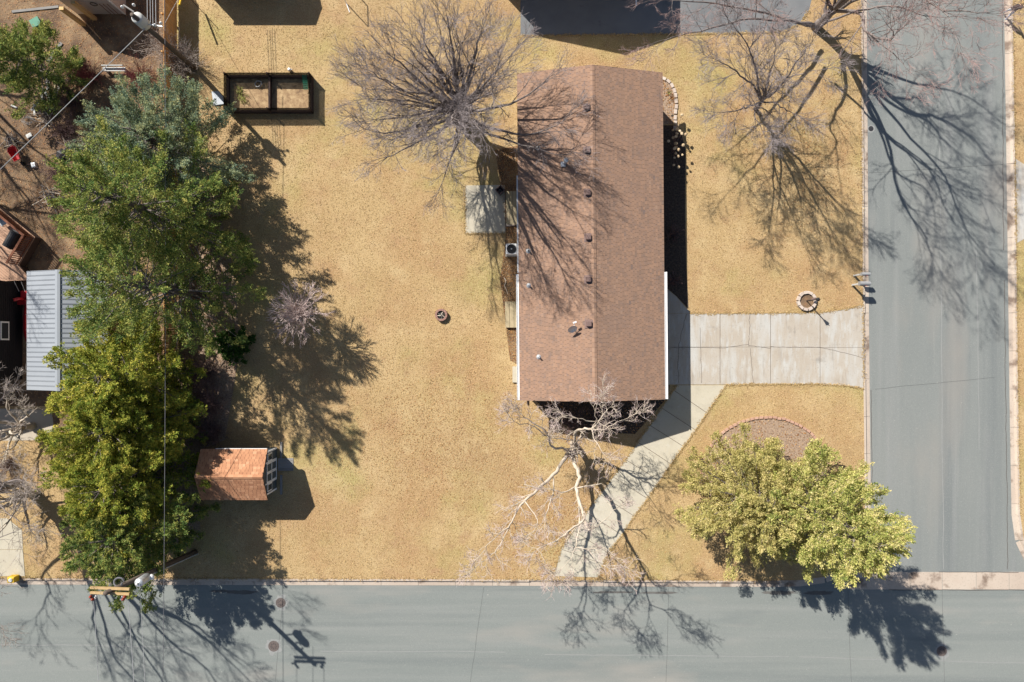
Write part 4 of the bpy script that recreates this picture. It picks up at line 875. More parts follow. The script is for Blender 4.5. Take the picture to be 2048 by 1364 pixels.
def grow(rng, P0, D, L, Rr, levels):
    """Branches of one level as arrays: each steps forward with jitter, then sheds the next level's branches. Returns segments per level."""
    out = []
    for lv in levels:
        n = lv['n']; m = len(P0); pts = [P0]; dirs = [D]; seg = []
        Pc, Dc = P0, D
        for k in range(n):
            Dc = Dc+rng.normal(0, lv.get('wig', .15), (m, 3)); Dc[:, 2] += lv.get('up', .05); Dc = norm(Dc)
            Pn = Pc+Dc*(L/n)[:, None]; tp = lv.get('tip', .45)
            r0 = Rr*(1-(1-tp)*k/n); r1 = Rr*(1-(1-tp)*(k+1)/n); seg.append((Pc, Pn, r0, r1)); Pc = Pn; pts.append(Pn); dirs.append(Dc)
        out.append(tuple(np.concatenate([s[i] for s in seg]) for i in range(4)))
        kids = lv.get('kids', 0)
        if not kids: break
        pts = np.stack(pts); dirs = np.stack(dirs); idx = np.repeat(np.arange(m), kids)
        t = np.tile((np.arange(kids)+.6)/kids, m)+rng.uniform(-.4, .4, m*kids)/kids; lo = lv.get('from', .2); t = np.clip(lo+(1-lo)*t, 0, .999)
        s = t*n; i0 = s.astype(int); f = (s-i0)[:, None]
        NP = pts[i0, idx]*(1-f)+pts[i0+1, idx]*f; ND = turn(rng, dirs[i0+1, idx], rng.normal(lv.get('ang', .75), .18, m*kids))
        NL = L[idx]*lv.get('ratio', .5)*(1.1-.55*t)*rng.uniform(.6, 1.3, m*kids); NR = np.maximum(Rr[idx]*(1-.55*t)*lv.get('rr', .55), lv.get('rmin', .004))
        P0, D, L, Rr = NP, ND, NL, NR
    return out
def smooth_path(pts, rng, sub=4, jit=.03):
    pts = [np.array(p, float) for p in pts]; out = []
    for i in range(len(pts)-1):
        p0, p1, p2, p3 = pts[max(i-1, 0)], pts[i], pts[i+1], pts[min(i+2, len(pts)-1)]
        for k in range(sub):
            t = k/sub; q = .5*((2*p1)+(-p0+p2)*t+(2*p0-5*p1+4*p2-p3)*t*t+(-p0+3*p1-3*p2+p3)*t**3)
            if i or k: q[:3] += rng.normal(0, jit, 3)
            out.append(q)
    out.append(pts[-1]); return out
def bare_tree(name, base, limbs, label, seed, bark, twig, levels, seeds=9, len0=2.0, lo=.3, fork=0, cat='tree', ang=.8, sides=8, r_seed=.45, group=None, rk=1.0, hk=1.0):
    """limbs: polylines of (px, py, height, radius) as the photograph shows them; twigs grow from them in 3D."""
    rng = np.random.default_rng(seed); b = P(*base); root = thing(name, b, label, cat, group)
    trunk = MB(); PP = []; DD = []; LL = []; RR = []
    for lm in limbs:
        w3 = [(*P(a, c, h*hk), r*rk) if not isinstance(a, Vector) else (*a, r*rk) for a, c, h, r in lm]
        sp = smooth_path(w3, rng, 4, .02+.01*len0/2)
        trunk.tube([q[:3] for q in sp], [max(q[3], .008) for q in sp], sides)
        if lm[0][3] > .2 and len(lm) <= 3 and fork: continue
        arr = np.array([q[:3] for q in sp]); rad = np.array([q[3] for q in sp]); n = len(arr); total = np.linalg.norm(np.diff(arr, axis=0), axis=1).sum()
        k = max(3, int(seeds*total/6))
        t = np.clip(lo+(1-lo)*(np.arange(k)+rng.uniform(0, 1, k))/k, 0, .999); s = t*(n-1); i0 = s.astype(int); f = (s-i0)[:, None]
        pos = arr[i0]*(1-f)+arr[i0+1]*f; tan = norm(arr[i0+1]-arr[i0])
        PP.append(pos); DD.append(turn(rng, tan, rng.normal(ang, .25, k))); LL.append(len0*(1.25-.6*t)*rng.uniform(.6, 1.25, k)); RR.append(np.maximum((rad[i0]*(1-f[:, 0])+rad[i0+1]*f[:, 0])*r_seed, .012))
        e = np.repeat(arr[-1:], 3, 0); PP.append(e); DD.append(turn(rng, np.repeat(norm(arr[-1:]-arr[-2:-1]), 3, 0), rng.normal(.35, .15, 3))); LL.append(np.full(3, len0*.9)); RR.append(np.full(3, max(rad[-1]*.8, .012)))
    obj('trunk', trunk, bark, root, smooth=True)
    out = grow(rng, np.concatenate(PP), np.concatenate(DD), np.concatenate(LL), np.concatenate(RR), levels)
    big = out[:max(1, len(out)-2)]; small = out[max(1, len(out)-2):]
    for nm, grp, sd, mt in (('branches', big, 4, bark), ('twigs', small, 3, twig)):
        a = [np.concatenate([g[i] for g in grp]) for i in range(4)]; V, F = seg_arrays(*a, sd)
        fastobj(nm, V, F, mt, np.repeat(rng.uniform(0, 1, len(a[0])), sd), root, kind='stuff', smooth=True)
    return root
ring = lambda n, r: [(math.cos(2*math.pi*k/n)*r, math.sin(2*math.pi*k/n)*r) for k in range(n)]

FINE = lambda k1, k2, k3, tw=.007, a=.55, wg=.09: [dict(n=4, kids=k1, wig=wg, up=.04, ratio=.60, rr=.5, rmin=.010, ang=a, tip=.35), dict(n=3, kids=k2, wig=wg*1.2, up=.03, ratio=.66, rr=.6, rmin=.007, ang=a, tip=.4), dict(n=2, kids=k3, wig=wg*1.3, up=.02, ratio=.85, rr=.7, rmin=tw, ang=a*.9, tip=.5), dict(n=1, wig=.1, up=.02, tip=.35)]
# big bare tree behind the house
ELM = [
    [(926, 243, 0, .70), (923, 228, 1.4, .58), (917, 210, 2.9, .42)],
    [(922, 226, 1.5, .20), (893, 208, 3.2, .17), (868, 190, 5.0, .13), (838, 160, 8.0, .09), (790, 118, 11.2, .04)],
    [(918, 212, 2.4, .18), (890, 172, 4.8, .14), (874, 130, 7.2, .10), (848, 82, 9.8, .04)],
    [(918, 212, 2.4, .18), (912, 165, 5.2, .15), (907, 112, 8.4, .10), (899, 62, 11.2, .04)],
    [(918, 212, 2.4, .17), (905, 180, 4.4, .12), (880, 140, 6.5, .08), (845, 110, 8.5, .035)],
    [(920, 212, 2.4, .17), (934, 164, 5.0, .14), (949, 115, 8.0, .09), (962, 66, 10.5, .04)],
    [(922, 220, 2.0, .15), (950, 190, 4.4, .12), (985, 150, 6.6, .08), (1020, 112, 8.4, .035)],
    [(924, 226, 1.6, .15), (972, 218, 3.6, .12), (1034, 202, 5.8, .08), (1080, 172, 7.6, .035)],
    [(921, 230, 1.5, .16), (892, 240, 2.8, .13), (855, 251, 4.0, .10), (818, 258, 6.4, .075), (770, 266, 8.2, .05), (728, 258, 9.8, .025)],
    [(921, 232, 1.4, .13), (880, 262, 2.8, .09), (838, 284, 5.2, .06), (775, 314, 7.6, .03)],
    [(927, 236, 1.2, .15), (968, 252, 3.0, .11), (1040, 270, 5.2, .08), (1078, 264, 6.4, .05), (1122, 246, 7.4, .025)],
    [(927, 238, 1.2, .13), (980, 268, 3.0, .10), (1042, 288, 5.4, .07), (1118, 310, 6.8, .03)],
    [(924, 240, 1.0, .11), (918, 276, 2.6, .08), (900, 320, 4.2, .05), (884, 366, 5.4, .025)],
    [(922, 232, 1.4, .10), (860, 216, 3.4, .07), (800, 206, 7.2, .045), (738, 196, 10.6, .02)],
    [(923, 228, 1.4, .10), (850, 200, 4.0, .06), (790, 170, 8.0, .04), (735, 140, 11.0, .02)]]
rr = random.Random(15)
for k in range(20):                                # the many lesser limbs of the fan
    t = math.pi*(.05+1.27*k/19)+rr.uniform(-.08, .08); ex, ey = 880+rr.uniform(.7, 1.0)*158*math.cos(t), 186-rr.uniform(.7, 1.0)*142*math.sin(t); hh = rr.uniform(7.5, 11.5)
    sx_, sy_ = 918, 214
    ELM.append([(sx_, sy_, 2.4, .12), (sx_+(ex-sx_)*.33+rr.uniform(-6, 6), sy_+(ey-sy_)*.3+rr.uniform(-6, 6), 2.4+(hh-2.4)*.36, .085), (sx_+(ex-sx_)*.66+rr.uniform(-8, 8), sy_+(ey-sy_)*.66+rr.uniform(-8, 8), 2.4+(hh-2.4)*.7, .05), (ex, ey, hh, .02)])
for ex, ey, hh in ((870, 278, 11.3), (945, 216, 11.3), (905, 244, 12.3), (838, 240, 10.8), (962, 262, 9.8), (902, 310, 10.2), (985, 186, 10.2), (930, 280, 11.0)):   # the upright leaders that shade the roof
    ELM.append([(918, 214, 2.6, .17), (918+(ex-918)*.3, 212+(ey-212)*.25, 2.6+(hh-2.6)*.36, .13), (918+(ex-918)*.65+rr.uniform(-6, 6), 212+(ey-212)*.6, 2.6+(hh-2.6)*.7, .085), (ex, ey, hh, .03)])
ELM = [[(a, b_, h*(.72 if lm[-1][0] > 1000 else 1)+.7*max(0, 1-h/6)*(h > 0), r) for a, b_, h, r in lm] for lm in ELM]
bare_tree('bare_elm', (926, 242), ELM,
    'large bare tree with fine grey twigs beside the house back wall', 11, 'bark_grey', 'twig_mauve', FINE(5, 4, 3, .0050, .50, .06), seeds=7, len0=2.2, lo=.22, ang=.62, rk=.78, hk=.95)
# pale limbed bare tree below the house
bare_tree('bare_sycamore', (1147, 888), [
    [(1147, 886, 0, .27), (1147, 890, .8, .24), (1145, 897, 1.8, .21)],
    [(1146, 892, 1.4, .12), (1150, 878, 2.2, .11), (1151, 863, 3.0, .10), (1165, 858, 3.8, .09), (1183, 857, 4.6, .075), (1200, 840, 5.4, .05), (1215, 818, 6.2, .03)],
    [(1183, 857, 4.6, .05), (1205, 860, 5.2, .04), (1225, 850, 5.8, .025), (1262, 832, 6.4, .012)],
    [(1183, 857, 4.6, .05), (1190, 880, 5.2, .035), (1205, 905, 5.8, .02)],
    [(1195, 845, 5.2, .04), (1190, 825, 5.8, .028), (1199, 795, 6.6, .012)],
    [(1195, 845, 5.2, .04), (1165, 838, 5.8, .025), (1130, 830, 6.4, .012)],
    [(1145, 896, 1.8, .11), (1124, 898, 2.6, .095), (1102, 892, 3.4, .08), (1096, 873, 4.0, .07), (1088, 859, 4.6, .055), (1060, 843, 5.3, .04), (1040, 826, 6.0, .02)],
    [(1096, 873, 4.0, .05), (1060, 850, 4.9, .035), (1038, 848, 5.3, .025), (1022, 836, 5.8, .012)],
    [(1146, 880, 2.2, .05), (1120, 877, 3.0, .04), (1100, 875, 3.6, .02)],
    [(1145, 897, 1.8, .17), (1124, 924, 2.8, .145), (1107, 950, 3.6, .125), (1074, 979, 4.6, .105), (1049, 1002, 5.3, .09), (1034, 1020, 5.8, .07), (1020, 1050, 6.4, .05), (998, 1068, 6.9, .035), (972, 1092, 7.4, .018)],
    [(1020, 1050, 6.4, .04), (1000, 1090, 7.0, .03), (985, 1108, 7.3, .022), (955, 1131, 7.8, .012)],
    [(1049, 1002, 5.3, .05), (1075, 1040, 6.0, .03), (1066, 1065, 6.6, .018)],
    [(1107, 955, 3.6, .06), (1106, 985, 4.6, .05), (1098, 1010, 5.4, .04), (1090, 1040, 6.2, .02)],
    [(1145, 897, 1.8, .18), (1149, 928, 2.8, .16), (1159, 950, 3.6, .15), (1153, 975, 4.4, .13), (1160, 1010, 5.2, .105), (1167, 1040, 6.0, .085), (1142, 1058, 6.5, .065), (1114, 1080, 7.0, .045), (1076, 1097, 7.6, .022)],
    [(1153, 972, 4.3, .06), (1130, 985, 4.8, .045), (1108, 980, 5.2, .02)],
    [(1167, 1040, 6.0, .06), (1178, 1060, 6.5, .045), (1203, 1045, 6.9, .03), (1232, 1018, 7.4, .014)],
    [(1160, 1030, 5.8, .06), (1156, 1070, 6.6, .045), (1152, 1092, 7.0, .035), (1178, 1098, 7.4, .025), (1210, 1096, 7.8, .018), (1240, 1128, 8.2, .01)],
    [(1152, 1092, 7.0, .03), (1140, 1120, 7.4, .02), (1122, 1138, 7.8, .012)],
    [(1076, 1097, 7.6, .022), (1088, 1120, 7.9, .018), (1102, 1146, 8.2, .01)],
    [(1178, 1098, 7.4, .02), (1190, 1122, 7.8, .014), (1205, 1130, 8.0, .01)]],
    'pale barked spreading bare tree leaning over the front walk', 23, 'bark_pale', 'twig_pale',
    [dict(n=4, kids=6, wig=.2, up=.03, ratio=.62, rr=.6, rmin=.013, ang=.8), dict(n=3, kids=4, wig=.22, up=.03, ratio=.7, rr=.6, rmin=.010, ang=.7), dict(n=2, kids=1, wig=.22, up=.02, ratio=.8, rmin=.006, tip=.5), dict(n=1, wig=.15, tip=.4)], seeds=9, len0=1.35, lo=.35, ang=.9, rk=.82)
# two bare trees on the right lawn; the larger one leans out of the picture
def radial_limbs(bx, by, n, rmax, h0, h1, rad, seed, split=2.3, bias=(0, 0), skew=.35, avoid=False):
    r = random.Random(seed); b = P(bx, by); L = [[(Vector((b.x, b.y, 0)), 0, 0, rad*1.9), (Vector((b.x+.1, b.y+.05, split*.5)), 0, 0, rad*1.6), (Vector((b.x+.15, b.y+.1, split)), 0, 0, rad*1.4)]]
    for k in range(n):
        t = 2*math.pi*(k+r.uniform(-.3, .3))/n
        if avoid and math.cos(t) > .55 and -.75 < math.sin(t) < .85: t += math.pi*r.choice((-.45, .45))
        q = rmax*r.uniform(.65, 1.05)*(1 if k % 3 else .45); hh = h0+(h1-h0)*(1-(q/rmax)**2*.75)*r.uniform(.85, 1.05)
        ex_, ey_ = b.x+bias[0]+q*math.cos(t), b.y+bias[1]+q*math.sin(t); w0 = rad*r.uniform(.55, .85); pts = [(Vector((b.x+.15, b.y+.1, split*.9)), 0, 0, w0)]
        for s_, wr_ in ((.25, .8), (.5, .55), (.75, .36), (1, .14)):
            e = s_**.85; z = split+(hh-split)*(s_**(.75+skew*q/rmax)); j = rmax*.085
            pts.append((Vector((b.x+(ex_-b.x)*e+r.uniform(-j, j), b.y+(ey_-b.y)*e+r.uniform(-j, j), z)), 0, 0, w0*wr_))
        L.append(pts)
        if r.random() < .7:
            i = r.choice((2, 3)); p = pts[i][0]; t2 = t+r.choice((-1, 1))*r.uniform(.5, .9); q2 = q*.5
            L.append([(p, 0, 0, pts[i][3]*.7), (p+Vector((q2*.5*math.cos(t2), q2*.5*math.sin(t2), q2*.45)), 0, 0, pts[i][3]*.45), (p+Vector((q2*math.cos(t2), q2*math.sin(t2), q2*.8)), 0, 0, pts[i][3]*.18)])
    return L
big = radial_limbs(1632, 55, 10, 7.8, 9.0, 15.5, .17, 5, 2.4, (.3, .0), -.05, True)
big += [[(1632, 55, 1.2, .12), (1585, 42, 2.6, .09), (1520, 22, 4.2, .065), (1430, 8, 6.0, .05), (1340, 0, 7.4, .02)],
        [(1628, 50, 2.2, .11), (1560, 40, 4.2, .08), (1480, 40, 5.8, .055), (1400, 62, 7.0, .04), (1335, 78, 7.8, .015)],
        [(1640, 50, 3.0, .08), (1720, 20, 6.0, .06), (1790, 12, 7.6, .04), (1850, 32, 8.4, .025), (1925, 32, 9.0, .01)]]
bare_tree('bare_maple', (1632, 55), big, 'huge bare maple with reddish twigs by the side street kerb', 31, 'bark_grey', 'twig_red', FINE(5, 4, 3, .0058), seeds=6, len0=2.4, lo=.35)
bare_tree('bare_maple', (1510, 216), [
    [(1510, 217, 0, .20), (1518, 208, .9, .17), (1525, 200, 1.6, .15)],
    [(1525, 200, 1.6, .12), (1515, 165, 3.4, .10), (1512, 135, 4.6, .085), (1498, 96, 6.0, .06), (1480, 68, 7.0, .04), (1455, 37, 8.2, .015)],
    [(1498, 96, 6.0, .05), (1520, 70, 7.0, .035), (1530, 52, 7.8, .012)],
    [(1523, 201, 1.6, .11), (1508, 172, 3.2, .085), (1480, 150, 4.6, .065), (1456, 132, 5.6, .045), (1428, 118, 6.6, .015)],
    [(1527, 199, 1.6, .12), (1553, 180, 3.0, .095), (1572, 156, 4.4, .075), (1600, 115, 6.2, .045), (1625, 84, 7.6, .015)],
    [(1572, 156, 4.4, .05), (1604, 148, 5.4, .035), (1640, 140, 6.4, .012)],
    [(1522, 204, 1.4, .09), (1500, 212, 2.8, .065), (1470, 222, 4.2, .045), (1430, 225, 5.6, .015)],
    [(1526, 204, 1.4, .09), (1552, 206, 2.8, .065), (1572, 220, 4.0, .045), (1600, 232, 5.4, .015)],
    [(1522, 206, 1.3, .08), (1510, 230, 2.6, .055), (1520, 252, 3.8, .035), (1530, 275, 5.0, .012)],
    [(1526, 198, 1.8, .10), (1535, 165, 3.8, .075), (1545, 130, 5.8, .05), (1552, 95, 7.8, .015)]],
    'smaller bare maple standing on the front lawn', 37, 'bark_grey', 'twig_mauve', FINE(6, 5, 3, .0048, .55, .07), seeds=11, len0=1.9, lo=.15, hk=1.3, rk=.7)
# left edge bare trees
bare_tree('bare_ash', (40, 965), radial_limbs(40, 965, 14, 8.0, 9.0, 15.0, .16, 8, 5.0, (1.2, -.8), .1), 'tall bare tree at left edge whose shadow crosses the street', 41, 'bark_grey', 'twig_tan', FINE(4, 4, 3, .007), seeds=6, len0=2.2, lo=.3)
bare_tree('bare_crabapple', (66, 852), radial_limbs(66, 852, 9, 2.6, 3.0, 4.6, .14, 9, 1.2, (0, 0)), 'small pale bare tree over the left concrete pad', 43, 'bark_pale', 'twig_tan', FINE(4, 3, 3, .006, .7, .14), seeds=9, len0=1.0, lo=.3)
bare_tree('bare_crabapple', (70, 985), radial_limbs(70, 985, 9, 2.8, 3.2, 5.0, .14, 19, 1.2, (0, 0)), 'small pale bare tree at left edge between pad and street', 44, 'bark_pale', 'twig_tan', FINE(4, 3, 3, .006, .7, .14), seeds=9, len0=1.0, lo=.3)
bare_tree('bare_oak', (-175, 90), radial_limbs(-175, 90, 9, 6.5, 6, 13.0, .2, 33, 3.0), 'bare tree beyond the left edge that shades the littered yard', 46, 'bark_dark', 'twig_tan', FINE(4, 4, 2, .010), seeds=6, len0=2.0, lo=.35)
bare_tree('bare_oak', (-190, 330), radial_limbs(-190, 330, 9, 6.5, 6, 13.0, .2, 29, 3.0), 'bare tree beyond the left edge that shades the deck', 45, 'bark_dark', 'twig_tan', FINE(4, 4, 2, .010), seeds=6, len0=2.0, lo=.35)
# round bare ornamental on the lawn
b = P(624, 630); L = [[(Vector((b.x, b.y, 0)), 0, 0, .10), (Vector((b.x+.03, b.y, 1.1)), 0, 0, .09), (Vector((b.x, b.y, 2.2)), 0, 0, .08)]]; rr = random.Random(4)
for k in range(60):
    t = k*2.399; el = rr.uniform(-.1, 1.4); l_ = rr.uniform(1.5, 1.75); pts = [(Vector((b.x, b.y, rr.uniform(1.9, 2.4))), 0, 0, .03)]
    for s_, w_ in ((.35, .022), (.7, .016), (1, .010)): pts.append((Vector((b.x+l_*s_*math.cos(t)*math.cos(el), b.y+l_*s_*math.sin(t)*math.cos(el), 2.7+l_*s_*math.sin(el)-.15*s_*s_)), 0, 0, w_))
    L.append(pts)
bare_tree('ornamental_tree', (624, 630), L, 'small round bare ornamental tree with pale spraying twigs on lawn', 51, 'twig_pale', 'twig_pale', [dict(n=3, kids=4, wig=.08, up=-.01, ratio=.6, rr=.7, rmin=.009, ang=.4), dict(n=2, wig=.1, up=-.01, tip=.6)], seeds=26, len0=.5, lo=.25, ang=.42, sides=5)
def bare_shrub(name, px, py, r, h, n, label, seed, twig, spread=.9, group='bare shrubs'):
    rng = np.random.default_rng(seed); b = P(px, py); root = thing(name, b, label, 'shrub', group)
    t = rng.uniform(0, 2*math.pi, n); el = rng.uniform(.35, 1.4, n)
    P0 = np.stack([b.x+rng.normal(0, r*.18, n), b.y+rng.normal(0, r*.18, n), np.zeros(n)], 1); D = np.stack([np.cos(t)*np.cos(el), np.sin(t)*np.cos(el), np.sin(el)], 1)
    Ln = np.minimum(h/np.maximum(np.sin(el), .3), r*1.25/np.maximum(np.cos(el), .25))*rng.uniform(.6, 1.1, n)
    out = grow(rng, P0, D, Ln, np.full(n, .011), [dict(n=5, kids=5, wig=.10, up=.02, ratio=.4, rr=.6, rmin=.005, ang=.5, tip=.4), dict(n=2, kids=3, wig=.12, up=.03, ratio=.5, rr=.7, rmin=.0055), dict(n=1, wig=.12, tip=.5)])
    for nm, gsub in (('stems', out[:1]), ('twigs', out[1:])):
        a = [np.concatenate([g[i] for g in gsub]) for i in range(4)]; V, F = seg_arrays(*a, 3); fastobj(nm, V, F, twig, np.repeat(rng.uniform(0, 1, len(a[0])), 3), root, kind='stuff')
bare_shrub('bare_shrub', 372, 128, 1.25, 1.9, 130, 'pale bare shrub overhanging the fence by the utility pole', 61, 'twig_tan')
bare_shrub('bare_shrub', 340, 105, 1.1, 1.7, 110, 'pale bare shrub on the left side of the fence top', 62, 'twig_tan')
bare_shrub('red_twig_shrub', 182, 156, .95, 1.2, 120, 'dark wine red twig shrub left of the white bench', 63, 'twig_wine')
bare_shrub('red_twig_shrub', 285, 156, 1.0, 1.1, 110, 'wine red twig shrub right of the white bench', 64, 'twig_wine')
bare_shrub('bare_shrub', 150, 205, 1.2, 1.0, 100, 'dark tangled brush between lumber pile and the blue juniper', 72, 'twig_brown')
bare_shrub('bare_shrub', 135, 262, 1.1, .9, 100, 'dark tangled brush beside the diagonal wire, left of hedge', 73, 'twig_brown')
bare_shrub('bare_shrub', 120, 345, 1.0, .8, 80, 'dark tangled brush below the black tarp heap', 74, 'twig_brown')
bare_shrub('bare_shrub', 20, 925, 1.1, .9, 90, 'dark tangled brush at left edge under the small trees', 75, 'twig_brown')
bare_shrub('bare_shrub', 412, 745, 1.1, 1.6, 170, 'dark bare shrub in hedge shade, the upper one above the shed', 65, 'twig_brown')
bare_shrub('bare_shrub', 424, 805, 1.1, 1.5, 180, 'dark bare shrub in hedge shade, between two others', 66, 'twig_brown')
bare_shrub('bare_shrub', 428, 862, .95, 1.3, 160, 'dark bare shrub right behind the shed roof', 67, 'twig_brown')
bare_shrub('bare_shrub', 1345, 470, .5, .7, 60, 'low dark twiggy shrub in the house shadow', 68, 'twig_brown')
bare_shrub('bare_shrub', 1345, 560, .5, .6, 60, 'low twiggy shrub at the driveway corner in house shadow', 69, 'twig_brown')
bare_shrub('bare_shrub', 1205, 838, .9, 1.1, 120, 'twiggy bare shrub below the lower gable end in shade', 70, 'twig_brown')
bare_shrub('bare_shrub', 1140, 838, .8, 1.0, 100, 'twiggy bare shrub near the lower left house corner', 71, 'twig_brown')

def evergreen(name, px, py, h, r, label, seed, leaf, boughs=190, per=26, leafn=26, size=.13, prof=None, lean=(0, 0), elev=(.0, .75), z0=.06, clump=.26, group='evergreen trees', aspect=.42, spike=.55, ell=(1, 1), rot=0, latk=.11):
    """Trunk, boughs reaching to an uneven outline, and small leaf sprays clustered along the outer part of every bough."""
    rng = np.random.default_rng(seed); b = P(px, py); root = thing(name, b, label, 'tree', group); ax = np.array([lean[0], lean[1], h])
    prof = prof or (lambda z: np.clip(1.0-z, 0, 1)**.75*np.clip(z/.12, .55, 1))
    MBt = MB().tube([(b.x, b.y, -.1), (b.x+lean[0]*.5, b.y+lean[1]*.5, h*.5), (b.x+lean[0]*.93, b.y+lean[1]*.93, h*.93)], [r*.065+.06, r*.04+.04, .02], 9)
    obj('trunk', MBt, 'bark_dark', root, smooth=True)
    n = boughs; z = z0+(1-z0)*((np.arange(n)+.5)/n)**.85*.98; t = np.arange(n)*2.39996+rng.normal(0, .35, n)
    lobes = 1+.20*np.sin(3*t+seed)*np.sin(5*z+seed*1.7)+.13*np.sin(7*t+2*seed+9*z)
    Lb = r*prof(z)*rng.uniform(.72, 1.12, n)*lobes+.25
    el = elev[0]+(elev[1]-elev[0])*z+rng.normal(0, .14, n)
    cx, sx = np.cos(t)*ell[0], np.sin(t)*ell[1]; cr, sr_ = math.cos(rot), math.sin(rot); dx_, dy_ = cx*cr-sx*sr_, cx*sr_+sx*cr
    D = np.stack([dx_*np.cos(el), dy_*np.cos(el), np.sin(el)], 1); O = np.array([b.x, b.y, 0])+ax*z[:, None]; O[:, 2] = h*z*.96
    O[:, 2] -= Lb*np.sin(el)*.55; O[:, 2] = np.maximum(O[:, 2], .25)
    V, F = seg_arrays(O, O+D*(Lb*.9)[:, None], np.full(n, .03)+.006*Lb, np.full(n, .008), 4); fastobj('boughs', V, F, 'bark_grey', np.zeros(len(F)), root, kind='stuff')
    k = np.maximum(4, (per*Lb/r).astype(int)); bi = np.repeat(np.arange(n), k); m = len(bi)
    s = 1-rng.uniform(0, 1, m)**1.7*.72; side = rng.normal(0, 1, (m, 3)); side -= (side*D[bi]).sum(1, keepdims=True)*D[bi]; side[:, 2] = side[:, 2]*.6+.1
    off = side*(Lb[bi]*latk*(1.15-s*.75))[:, None]; Cc = O[bi]+D[bi]*(Lb[bi]*s)[:, None]+off
    Cc[:, 2] = np.maximum(Cc[:, 2], .12)
    cd = norm(D[bi]*1.0+off*.5+np.array([0, 0, .45])+rng.normal(0, .28, (m, 3))); ct = np.clip(rng.normal(.55, .25, m), 0, 1)
    li = np.repeat(np.arange(m), leafn); q = len(li); along = rng.uniform(-.5, 1, q); sp_ = clump*rng.uniform(.7, 1.25, m)
    lat = rng.normal(0, .36, (q, 3))*(1.05-.75*np.clip(along, 0, 1))[:, None]
    Lc = Cc[li]+(cd[li]*(along*spike*1.6)[:, None]+lat)*sp_[li][:, None]
    ld = norm(cd[li]*.9+lat*1.2+rng.normal(0, .4, (q, 3))); up_ = norm(D[bi][li]*.35+np.array([0, 0, .8])+rng.normal(0, .45, (q, 3))); w_ = norm(np.cross(ld, up_))
    sz = size*rng.uniform(.55, 1.35, q)[:, None]; a = Lc-ld*sz*.5; c = Lc+ld*sz*.6
    V = np.stack([a+w_*sz*aspect, a-w_*sz*aspect, c], 1).reshape(-1, 3); F = np.arange(q*3).reshape(-1, 3)
    tint = np.clip(ct[li]+rng.normal(0, .14, q)+.12*along, 0, 1)
    fastobj('crown', V, F, leaf, tint, root, kind='stuff')
    return root
CONE = lambda z: np.clip(1.02-z, 0, 1)**.8*np.clip(.6+z*3, 0, 1)
OVAL = lambda z: np.clip(1-((z-.38)/.64)**2, 0, 1)**.5
TALL = lambda z: np.clip(1-z**1.7, 0, 1)**.65*np.clip(.6+z*2.5, 0, 1)
DOME = lambda z: np.clip(1-z**2.2, 0, 1)**.55*np.clip(.8+z, 0, 1)
# hedge row on the left
evergreen('blue_juniper', 370, 318, 7.2, 4.4, 'blue green juniper at the top of the left hedge row', 101, 'leaf_blue', 115, 40, 30, .075, DOME, clump=.25, spike=.9, latk=.09)
evergreen('tall_juniper', 388, 455, 13.0, 5.2, 'tallest dark green juniper in the left hedge row', 102, 'leaf_green', 135, 37, 30, .08, TALL, clump=.25, spike=.9, latk=.085)
evergreen('tall_juniper', 402, 588, 13.2, 4.8, 'olive green juniper with thin crown beside the carport', 103, 'leaf_green', 95, 32, 30, .08, TALL, clump=.26, spike=.9, latk=.075)
evergreen('arborvitae', 318, 745, 7.6, 3.6, 'rounded yellow green evergreen above the shed in left hedge', 104, 'leaf_yellow', 140, 38, 27, .078, OVAL, clump=.21, latk=.1)
evergreen('arborvitae', 305, 840, 7.4, 3.7, 'rounded yellow green evergreen level with the shed in left hedge', 105, 'leaf_yellow', 140, 38, 27, .078, OVAL, clump=.21, latk=.1)
evergreen('arborvitae', 316, 940, 7.5, 3.7, 'green evergreen left of the shed, third of the rounded ones', 106, 'leaf_yellow', 135, 38, 27, .078, OVAL, clump=.21, latk=.1)
evergreen('arborvitae', 325, 1030, 7.3, 3.6, 'lowest green evergreen of the hedge next to the street pole', 107, 'leaf_green', 135, 38, 27, .078, OVAL, clump=.21, latk=.1)
evergreen('left_juniper', 120, 165, 6.4, 2.6, 'green juniper at the upper left picture edge over the lumber', 108, 'leaf_green', 70, 28, 28, .08, DOME, clump=.24, spike=.9)
evergreen('low_juniper', 476, 690, 1.7, 1.0, 'small round dark green shrub on the lawn beside hedge', 109, 'leaf_dark', 50, 14, 22, .08, DOME, clump=.16)
# corner evergreens
evergreen('corner_juniper', 1472, 978, 8.0, 4.2, 'broad olive juniper filling the crescent bed at the corner', 110, 'leaf_olive', 150, 40, 32, .072, DOME, clump=.23, spike=.9, latk=.09)
evergreen('corner_juniper', 1556, 982, 13.6, 4.2, 'taller bright green juniper leaning over the street corner', 111, 'leaf_bright', 150, 40, 32, .08, TALL, clump=.25, spike=1.0, latk=.085)

